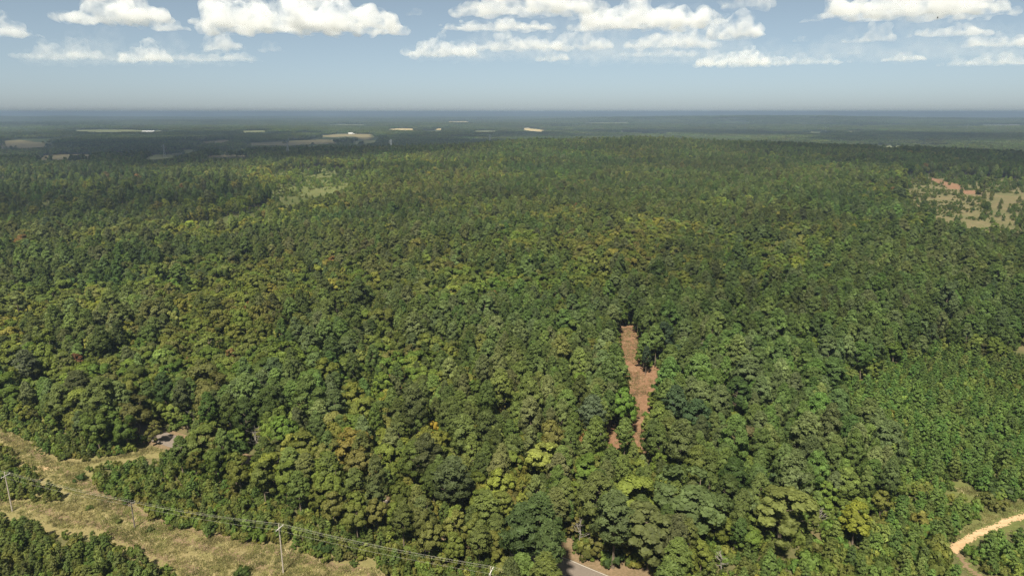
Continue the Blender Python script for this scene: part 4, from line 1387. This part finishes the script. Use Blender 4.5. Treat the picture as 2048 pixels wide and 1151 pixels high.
# ------------------------------------------------------------------ lattice towers in the valley
def tower(u, v, h, label):
    p = G(u, v)
    root = empty('transmission_tower', p, .5)
    w0, w1 = h * .09, h * .025
    def corner(sx, sy, f):
        w = w0 + (w1 - w0) * min(1, f / .75)
        return Vector((sx * w, sy * w, h * f))
    for sx in (-1, 1):
        for sy in (-1, 1):
            mb = MB(); mb.tube([corner(sx, sy, 0) - Vector((0, 0, .3)), corner(sx, sy, .75), corner(sx, sy, 1)], [.22, .18, .14], 4); mb.build('leg', M['metal'], root)
    br = MB()
    lv = [0, .18, .34, .48, .60, .70, .80, .90, 1.0]
    for a_, b_ in zip(lv[:-1], lv[1:]):
        for (s1, s2) in (((-1, -1), (1, -1)), ((1, -1), (1, 1)), ((1, 1), (-1, 1)), ((-1, 1), (-1, -1))):
            br.tube([corner(*s1, a_), corner(*s2, b_)], [.1, .1], 3); br.tube([corner(*s2, a_), corner(*s1, b_)], [.1, .1], 3)
            br.tube([corner(*s1, b_), corner(*s2, b_)], [.1, .1], 3)
    br.build('bracing', M['metal'], root)
    for f in (.72, .82, .92):
        for sgn in (-1, 1):
            mb = MB(); L_ = h * (.15 if f != .82 else .19)
            tip = Vector((sgn * L_, 0, h * f))
            for sy in (-1, 1):
                mb.tube([corner(sgn, sy, f), tip], [.12, .1], 4)
                mb.tube([corner(sgn, sy, f + .05), tip], [.12, .1], 4)
            ob = mb.build('crossarm', M['metal'], root)
            iz = MB(); iz.tube([tip, tip - Vector((0, 0, h * .035))], [.12, .12], 5); iz.build('insulator', M['ceramic'], ob)
    tag(root, label, 'lattice tower', 'transmission towers in the valley')
tower(577, 319, 38, 'grey lattice transmission tower rising from dark woods below the tan fields')
tower(330, 316, 36, 'grey lattice transmission tower standing among small green fields')
tower(783, 306, 36, 'grey lattice transmission tower in dark woods right of the tan fields')
tower(980, 290, 40, 'grey lattice transmission tower beside the house on the wooded rise')
tower(1933, 263, 48, 'grey lattice transmission tower on the far right plain')
tower(1650, 268, 46, 'small far lattice tower by the narrow green field')

# ------------------------------------------------------------------ far farm buildings
def house(u, v, L_, w_, hw, hr, rz, wall, roof, label, cat='house', chimney=False, up=0):
    p = G(u, v)
    root = empty('farm_building' if cat == 'barn' else 'house', p, rz)
    mb = MB()
    mb.poly([(-L_ / 2, -w_ / 2, -.5), (L_ / 2, -w_ / 2, -.5), (L_ / 2, w_ / 2, -.5), (-L_ / 2, w_ / 2, -.5), (-L_ / 2, -w_ / 2, hw), (L_ / 2, -w_ / 2, hw), (L_ / 2, w_ / 2, hw), (-L_ / 2, w_ / 2, hw),
             (-L_ / 2, 0, hw + hr), (L_ / 2, 0, hw + hr)],
            [(0, 1, 5, 4), (2, 3, 7, 6), (3, 0, 4, 8, 7), (1, 2, 6, 9, 5), (0, 3, 2, 1)])
    mb.build('wall', M[wall], root)
    rf = MB()
    e = .6
    for sgn in (-1, 1):
        y0 = sgn * (w_ / 2 + e); z0 = hw - e * hr / (w_ / 2)
        rf.poly([(-L_ / 2 - e, y0, z0 + .05), (L_ / 2 + e, y0, z0 + .05), (L_ / 2 + e, 0, hw + hr + .05), (-L_ / 2 - e, 0, hw + hr + .05),
                 (-L_ / 2 - e, y0, z0 + .3), (L_ / 2 + e, y0, z0 + .3), (L_ / 2 + e, 0, hw + hr + .3), (-L_ / 2 - e, 0, hw + hr + .3)],
                [(0, 1, 2, 3), (4, 7, 6, 5), (0, 4, 5, 1), (1, 5, 6, 2), (3, 7, 4, 0)])
    ro = rf.build('roof', M[roof], root)
    if chimney:
        c_ = MB(); c_.box((L_ * .28, .8, hw + hr + .4), (.9, .9, 1.8)); c_.build('chimney', M['brick'], ro)
    dw = 1.1 if cat == 'house' else 4.2; dh = 2.1 if cat == 'house' else min(4, hw - .3)
    d_ = MB(); d_.box((0, -w_ / 2 - .03, dh / 2), (dw, .1, dh)); d_.build('door', M['door'], root)
    n = max(2, int(L_ / 6))
    for k in range(n):
        xx = -L_ / 2 + L_ * (k + .5) / n
        if abs(xx) < dw: continue
        g_ = MB(); g_.box((xx, -w_ / 2 - .03, hw * .6), (1.2, .1, 1.2)); g_.build('window', M['glass'], root)
    tag(root, label, cat)
BUILD = [
    (705, 268, 46, 16, 5, 3, .15, 'white_wall', 'roof_metal', 'long white metal barn at the top of the tan field', 'barn'),
    (604, 262, 20, 14, 6, 3, -.2, 'white_wall', 'roof_metal', 'small white farmhouse left of the long barn', 'house'),
    (512, 275, 24, 12, 4, 2.5, .3, 'white_wall', 'roof_metal', 'white shed at the wood edge above the tan field', 'barn'),
    (798, 280, 20, 11, 4, 2.5, .1, 'white_wall', 'roof_metal', 'white shed in dark woods right of the tan fields', 'barn'),
    (975, 291, 17, 10, 4, 3, .2, 'brick', 'roof_brown', 'brick house with brown roof on the wooded rise', 'house'),
    (990, 289, 15, 9, 4, 3, -.3, 'white_wall', 'roof_brown', 'pale house beside the brick house on the rise', 'house'),
    (535, 245, 60, 24, 7, 4, .2, 'white_wall', 'roof_metal', 'lone white building on the hazy plain far behind the fields', 'barn'),
    (298, 265, 70, 24, 7, 4, .05, 'white_wall', 'roof_metal', 'long white poultry house on the hazy plain', 'barn'),
    (340, 253, 90, 24, 7, 4, .0, 'white_wall', 'roof_metal', 'pale long roof beside another on the far plain', 'barn'),
    (352, 253, 60, 20, 6, 4, .3, 'white_wall', 'roof_metal', 'shorter pale roof at the end of the long far roof', 'barn'),
    (1052, 256, 50, 20, 7, 4, .2, 'white_wall', 'roof_metal', 'white barn at the edge of the bright straw field', 'barn'),
    (1843, 287, 26, 14, 4, 3, .15, 'white_wall', 'roof_metal', 'grey-white house in dark woods right of the narrow green field', 'house'),
    (1930, 292, 22, 10, 4, 3, .1, 'white_wall', 'roof_brown', 'low pale house in the far right woods', 'house'),
    (1492, 247, 60, 22, 7, 4, .2, 'white_wall', 'roof_metal', 'white building on the hazy wooded hill', 'barn'),
    (1552, 245, 80, 26, 8, 4, -.1, 'white_wall', 'roof_metal', 'wide white building on the crest of the hazy wooded hill', 'barn'),
]
for b_ in BUILD:
    house(*b_)

# ------------------------------------------------------------------ birds
def bird(u, v, dist, span, rz, roll, label):
    d = ray(u, v).normalized()
    p = Vector((0, 0, CAM_H)) + d * dist
    root = empty('soaring_bird', p, rz)
    root.rotation_euler = (0, roll, rz)
    mb = MB()
    L_ = span * .38
    mb.tube([(0, -L_ * .5, 0), (0, -L_ * .3, 0), (0, 0, 0), (0, L_ * .32, 0), (0, L_ * .46, .01), (0, L_ * .56, -.01)], [.02, span * .05, span * .065, span * .05, span * .03, .012], 8)
    mb.build('body', M['feather'], root)
    for s in (-1, 1):
        w_ = MB(); h = span / 2
        prof = [(0, .10, -.12, 0), (.3, .12, -.13, .09), (.6, .11, -.10, .16), (.85, .05, -.09, .2), (1.0, -.02, -.07, .22)]
        vs = []
        for f, a_, b_2, z in prof:
            vs += [(s * f * h, a_ * span, z * h + .012), (s * f * h, b_2 * span, z * h + .012), (s * f * h, b_2 * span, z * h - .012), (s * f * h, a_ * span, z * h - .012)]
        fs = []
        for k in range(len(prof) - 1):
            for q in range(4):
                fs.append((k * 4 + q, k * 4 + (q + 1) % 4, k * 4 + 4 + (q + 1) % 4, k * 4 + 4 + q))
        fs.append((len(vs) - 4, len(vs) - 3, len(vs) - 2, len(vs) - 1))
        w_.poly(vs, fs); w_.build('wing', M['feather'], root)
    t_ = MB(); t_.poly([(-.05 * span, -L_ * .4, .01), (.05 * span, -L_ * .4, .01), (.09 * span, -L_ * .75, .01), (-.09 * span, -L_ * .75, .01), (-.05 * span, -L_ * .4, -.012), (.05 * span, -L_ * .4, -.012), (.09 * span, -L_ * .75, -.012), (-.09 * span, -L_ * .75, -.012)],
                       [(0, 1, 2, 3), (7, 6, 5, 4), (0, 4, 5, 1), (1, 5, 6, 2), (2, 6, 7, 3), (3, 7, 4, 0)])
    t_.build('tail', M['feather'], root)
    tag(root, label, 'bird')
bird(1875, 36, 420, 1.7, 1.2, .5, 'black soaring bird against the pale clouds')
bird(1145, 330, 430, 1.5, .4, -.4, 'black bird gliding low over the forest ridge')

# ------------------------------------------------------------------ clouds
def cloud_mat(name, dens, wisp=True):
    m, N, L = mat(name)
    v = N.new('ShaderNodeVolumePrincipled')
    v.inputs['Color'].default_value = (.925, .935, .95, 1)
    v.inputs['Density'].default_value = dens
    v.inputs['Anisotropy'].default_value = .0
    if wisp:
        tc = N.new('ShaderNodeTexCoord')
        n = noise(N, L, .0046, 4, .55, tc.outputs['Object'], .4)
        mr = N.new('ShaderNodeMapRange'); mr.interpolation_type = 'SMOOTHSTEP'
        mr.inputs[1].default_value = .40; mr.inputs[2].default_value = .68; mr.inputs[3].default_value = 0; mr.inputs[4].default_value = dens
        L.new(n.outputs['Fac'], mr.inputs[0]); L.new(mr.outputs[0], v.inputs['Density'])
        m.cycles.volume_step_rate = .6
    o = N.new('ShaderNodeOutputMaterial')
    L.new(v.outputs[0], o.inputs['Volume'])
    return m
M['cloud'] = cloud_mat('cloud_droplets', .0058)
M['cloud_thin'] = cloud_mat('thin_cloud_droplets', .0030)
M['cloud_faint'] = cloud_mat('faint_cloud_droplets', .0014)
M['cloud_over'] = cloud_mat('overhead_cloud_droplets', .0055, False)
M['cloud_mist'] = cloud_mat('veil_droplets', .00016)
M['cloud_veil'] = cloud_mat('overhead_thin_droplets', .006, False)
tex = bpy.data.textures.new('cloud_lumps', 'CLOUDS'); tex.noise_scale = 260; tex.noise_depth = 3
tex2 = bpy.data.textures.new('cloud_curls', 'CLOUDS'); tex2.noise_scale = 90; tex2.noise_depth = 4

def cloud(c, sx, sy, sz, material, label, seed, lumps=14, voxel=None, wisp=True):
    """cumulus: flat base at c.z, heaped lumps above"""
    rs = random.Random(seed)
    bm = bmesh.new()
    spread = 1.0 if wisp else .8
    for k in range(lumps):
        x = rs.uniform(-.46, .46); y = rs.uniform(-.40, .40)
        e = max(.10, 1 - (x / .52) ** 2 - (y / .5) ** 2) * (.6 + .4 * math.sin(x * 9 + seed) ** 2)
        r = sz * (rs.uniform(.14, .34) if wisp else rs.uniform(.28, .5)) * (.6 + .5 * e)
        z = rs.random() ** 1.2 * max(0, sz * e * spread - r)
        bmesh.ops.create_icosphere(bm, subdivisions=2, radius=r, matrix=Matrix.Translation((x * sx, y * sy, z + r * .35)) @ Matrix.Diagonal((1.3, 1.25, .92, 1)))
    hb_ = .12 if wisp else .24
    bmesh.ops.create_icosphere(bm, subdivisions=3, radius=1, matrix=Matrix.Translation((0, 0, sz * hb_ * .7)) @ Matrix.Diagonal((sx * .45, sy * .42, sz * hb_, 1)))
    for v in bm.verts:
        if v.co.z < 0: v.co.z *= .15
    me = bpy.data.meshes.new('cloud'); bm.to_mesh(me); bm.free()
    o = link('cloud', me, material)
    o.location = c
    md = o.modifiers.new('remesh', 'REMESH'); md.mode = 'VOXEL'; md.voxel_size = voxel or max(14, sx / 95)
    d1 = o.modifiers.new('lumps', 'DISPLACE'); d1.texture = tex; d1.strength = sz * .30; d1.mid_level = .55; d1.texture_coords = 'GLOBAL'
    d2 = o.modifiers.new('curls', 'DISPLACE'); d2.texture = tex2; d2.strength = sz * .12; d2.mid_level = .5; d2.texture_coords = 'GLOBAL'
    if wisp:
        r2 = o.modifiers.new('clean_hull', 'REMESH'); r2.mode = 'VOXEL'; r2.voxel_size = max(14, sx / 95)
    tag(o, label, 'cloud')
    return o

BASE_Z = 1250.0
SKY_CLOUDS = [   # photo box left, right, top, base; body; label
    (420, 770, -40, 62, 'cloud', 'large flat-based white cumulus, the biggest in the sky'),
    (148, 322, -30, 46, 'cloud', 'bright heaped cumulus left of the biggest cloud'),
    (305, 372, 34, 62, 'cloud', 'small puffy cloud trailing the heaped cumulus'),
    (-60, 62, 26, 74, 'cloud_thin', 'rounded cloud at the left end of the sky over the hazy plain'),
    (414, 472, 50, 100, 'cloud_thin', 'small upright puff below the biggest cloud'),
    (915, 1195, -30, 28, 'cloud', 'long cumulus bank between the biggest cloud and the broad bank'),
    (895, 1098, 32, 60, 'cloud', 'flat layered cloud under the long cumulus bank'),
    (818, 950, 64, 113, 'cloud_thin', 'ragged cloud sloping down below the layered cloud'),
    (955, 1128, 62, 100, 'cloud_thin', 'low cloud row beneath the flat layered cloud'),
    (1116, 1212, 48, 100, 'cloud_thin', 'rising slanted cloud right of the low row'),
    (1165, 1435, -20, 56, 'cloud', 'broad cumulus bank with grey underside'),
    (1262, 1420, 46, 96, 'cloud_thin', 'thin broken cloud under the broad bank'),
    (1424, 1516, 22, 76, 'cloud', 'square heaped cloud right of the broad bank'),
    (1652, 2000, -40, 33, 'cloud', 'long white cumulus on the right beneath which a bird soars'),
    (1734, 1776, 42, 82, 'cloud_thin', 'small tilted puff under the long right cumulus'),
    (1832, 1962, 38, 72, 'cloud_thin', 'thin slanted cloud under the soaring bird'),
    (1935, 2080, 58, 92, 'cloud_thin', 'thin flat cloud at the right end of the sky'),
    (1240, 1400, 90, 112, 'cloud_faint', 'faint low streak cloud beneath the thin broken cloud'),
    (1400, 1552, 84, 132, 'cloud_thin', 'pale slanted cloud close above the right horizon'),
    (1682, 1742, 70, 86, 'cloud_thin', 'tiny flat puff left of the small tilted puff'),
    (1588, 1612, 68, 84, 'cloud_thin', 'tiny round puff in the blue gap'),
    (1778, 1842, 92, 122, 'cloud_thin', 'small low puff below the thin slanted cloud'),
    (1700, 1725, 95, 108, 'cloud_thin', 'tiny puff beside the small low puff'),
    (250, 332, 72, 124, 'cloud_thin', 'faded puff low beneath the heaped cumulus'),
    (60, 210, 75, 118, 'cloud_faint', 'faint spread cloud near the left horizon'),
    (360, 505, 92, 122, 'cloud_faint', 'faint wide streak below the small upright puff'),
    (818, 848, 12, 32, 'cloud_thin', 'tiny puff in the blue right of the biggest cloud'),
    (1076, 1132, 94, 122, 'cloud_thin', 'small low puff under the low cloud row'),
    (1606, 1650, 30, 45, 'cloud_thin', 'tiny flat puff left of the long right cumulus'),
    (1440, 1530, -30, 18, 'cloud_thin', 'thin cloud between the broad bank and the long right cumulus'),
    (1560, 1680, 100, 128, 'cloud_faint', 'faint low haze cloud left of the small low puff'),
    (1900, 2060, 100, 130, 'cloud_faint', 'faint broad cloud low over the right plain'),
    (60, 420, 50, 128, 'cloud_mist', 'wide milky veil beneath the heaped cumulus'),
    (840, 1230, 10, 118, 'cloud_mist', 'wide milky veil behind the layered clouds'),
    (1150, 1560, 10, 125, 'cloud_mist', 'wide milky veil under the broad cumulus bank'),
    (1640, 2080, 5, 118, 'cloud_mist', 'wide milky veil below the long right cumulus'),
    (520, 560, 80, 104, 'cloud_faint', 'faint round puff right of the small upright puff'),
]
for k, (l, r, t_, b_, body, lab) in enumerate(SKY_CLOUDS):
    d = ray((l + r) / 2, b_)
    tt = (BASE_Z - CAM_H) / d.z
    p = Vector((d.x * tt, d.y * tt, BASE_Z))
    per = tt / FOC
    sx = (r - l) * per * 1.22; sz = (b_ - t_) * per * 1.15
    cloud(p, sx, max(sx * .6, sz), sz, M[body], lab, 900 + k, 22 + int(sx / max(sz, 1) * 9))

# cumulus overhead, out of the picture: their shadows are the dark woods of the valley, the left slope and the right edge
def shadow_cloud(gx, gy, sx, sy, k, sz=None, body='cloud_over'):
    f = (1150.0 - H1(gx, gy)) / TO_SUN.z
    cloud(Vector((gx + TO_SUN.x * f, gy + TO_SUN.y * f, 1150.0)), sx, sy, sz or min(450, sx * .4), M[body], 'cumulus drifting overhead whose shadow darkens the woods', 980 + k, 12, max(18, sx / 40), False)['group'] = 'overhead clouds'
q = G(215, 425); shadow_cloud(q.x, q.y, 640, 330, 0, 220, 'cloud_veil')
q = G(850, 350); shadow_cloud(q.x, q.y, 420, 190, 2, 150, 'cloud_veil')
for k, (u_, v_, sx, sy) in enumerate([(600, 285, 1300, 900), (60, 300, 1100, 900), (250, 322, 900, 420), (560, 318, 800, 380), (850, 292, 900, 500), (1010, 275, 1000, 700), (1330, 268, 1300, 900), (1660, 272, 1300, 900),
                                      (1960, 280, 1300, 1000), (1960, 322, 800, 520), (330, 272, 1500, 900), (2050, 254, 2200, 1100), (1560, 253, 2000, 900), (-20, 250, 2200, 1200), (170, 290, 1500, 1000), (430, 300, 1100, 600), (125, 314, 620, 420), (330, 313, 620, 420), (460, 311, 560, 400)]):
    q = G(u_, v_); shadow_cloud(q.x, q.y, sx * 1.25, sy * 1.25, 3 + k)

# ------------------------------------------------------------------ haze
m, N, L = mat('haze_air')
v = N.new('ShaderNodeVolumePrincipled')
v.inputs['Color'].default_value = (.34, .445, .61, 1)
v.inputs['Density'].default_value = 1.35e-4
v.inputs['Anisotropy'].default_value = .25
o = N.new('ShaderNodeOutputMaterial')
L.new(v.outputs[0], o.inputs['Volume'])
zlo, zhi = -60.0, 112.0
hb = MB(); hb.box((0, 0, (zlo + zhi) / 2), (150000, 150000, zhi - zlo))
hz = hb.build('haze', m)
tag(hz, 'pale bluish summer haze filling the air over the land', 'haze', None, 'stuff')
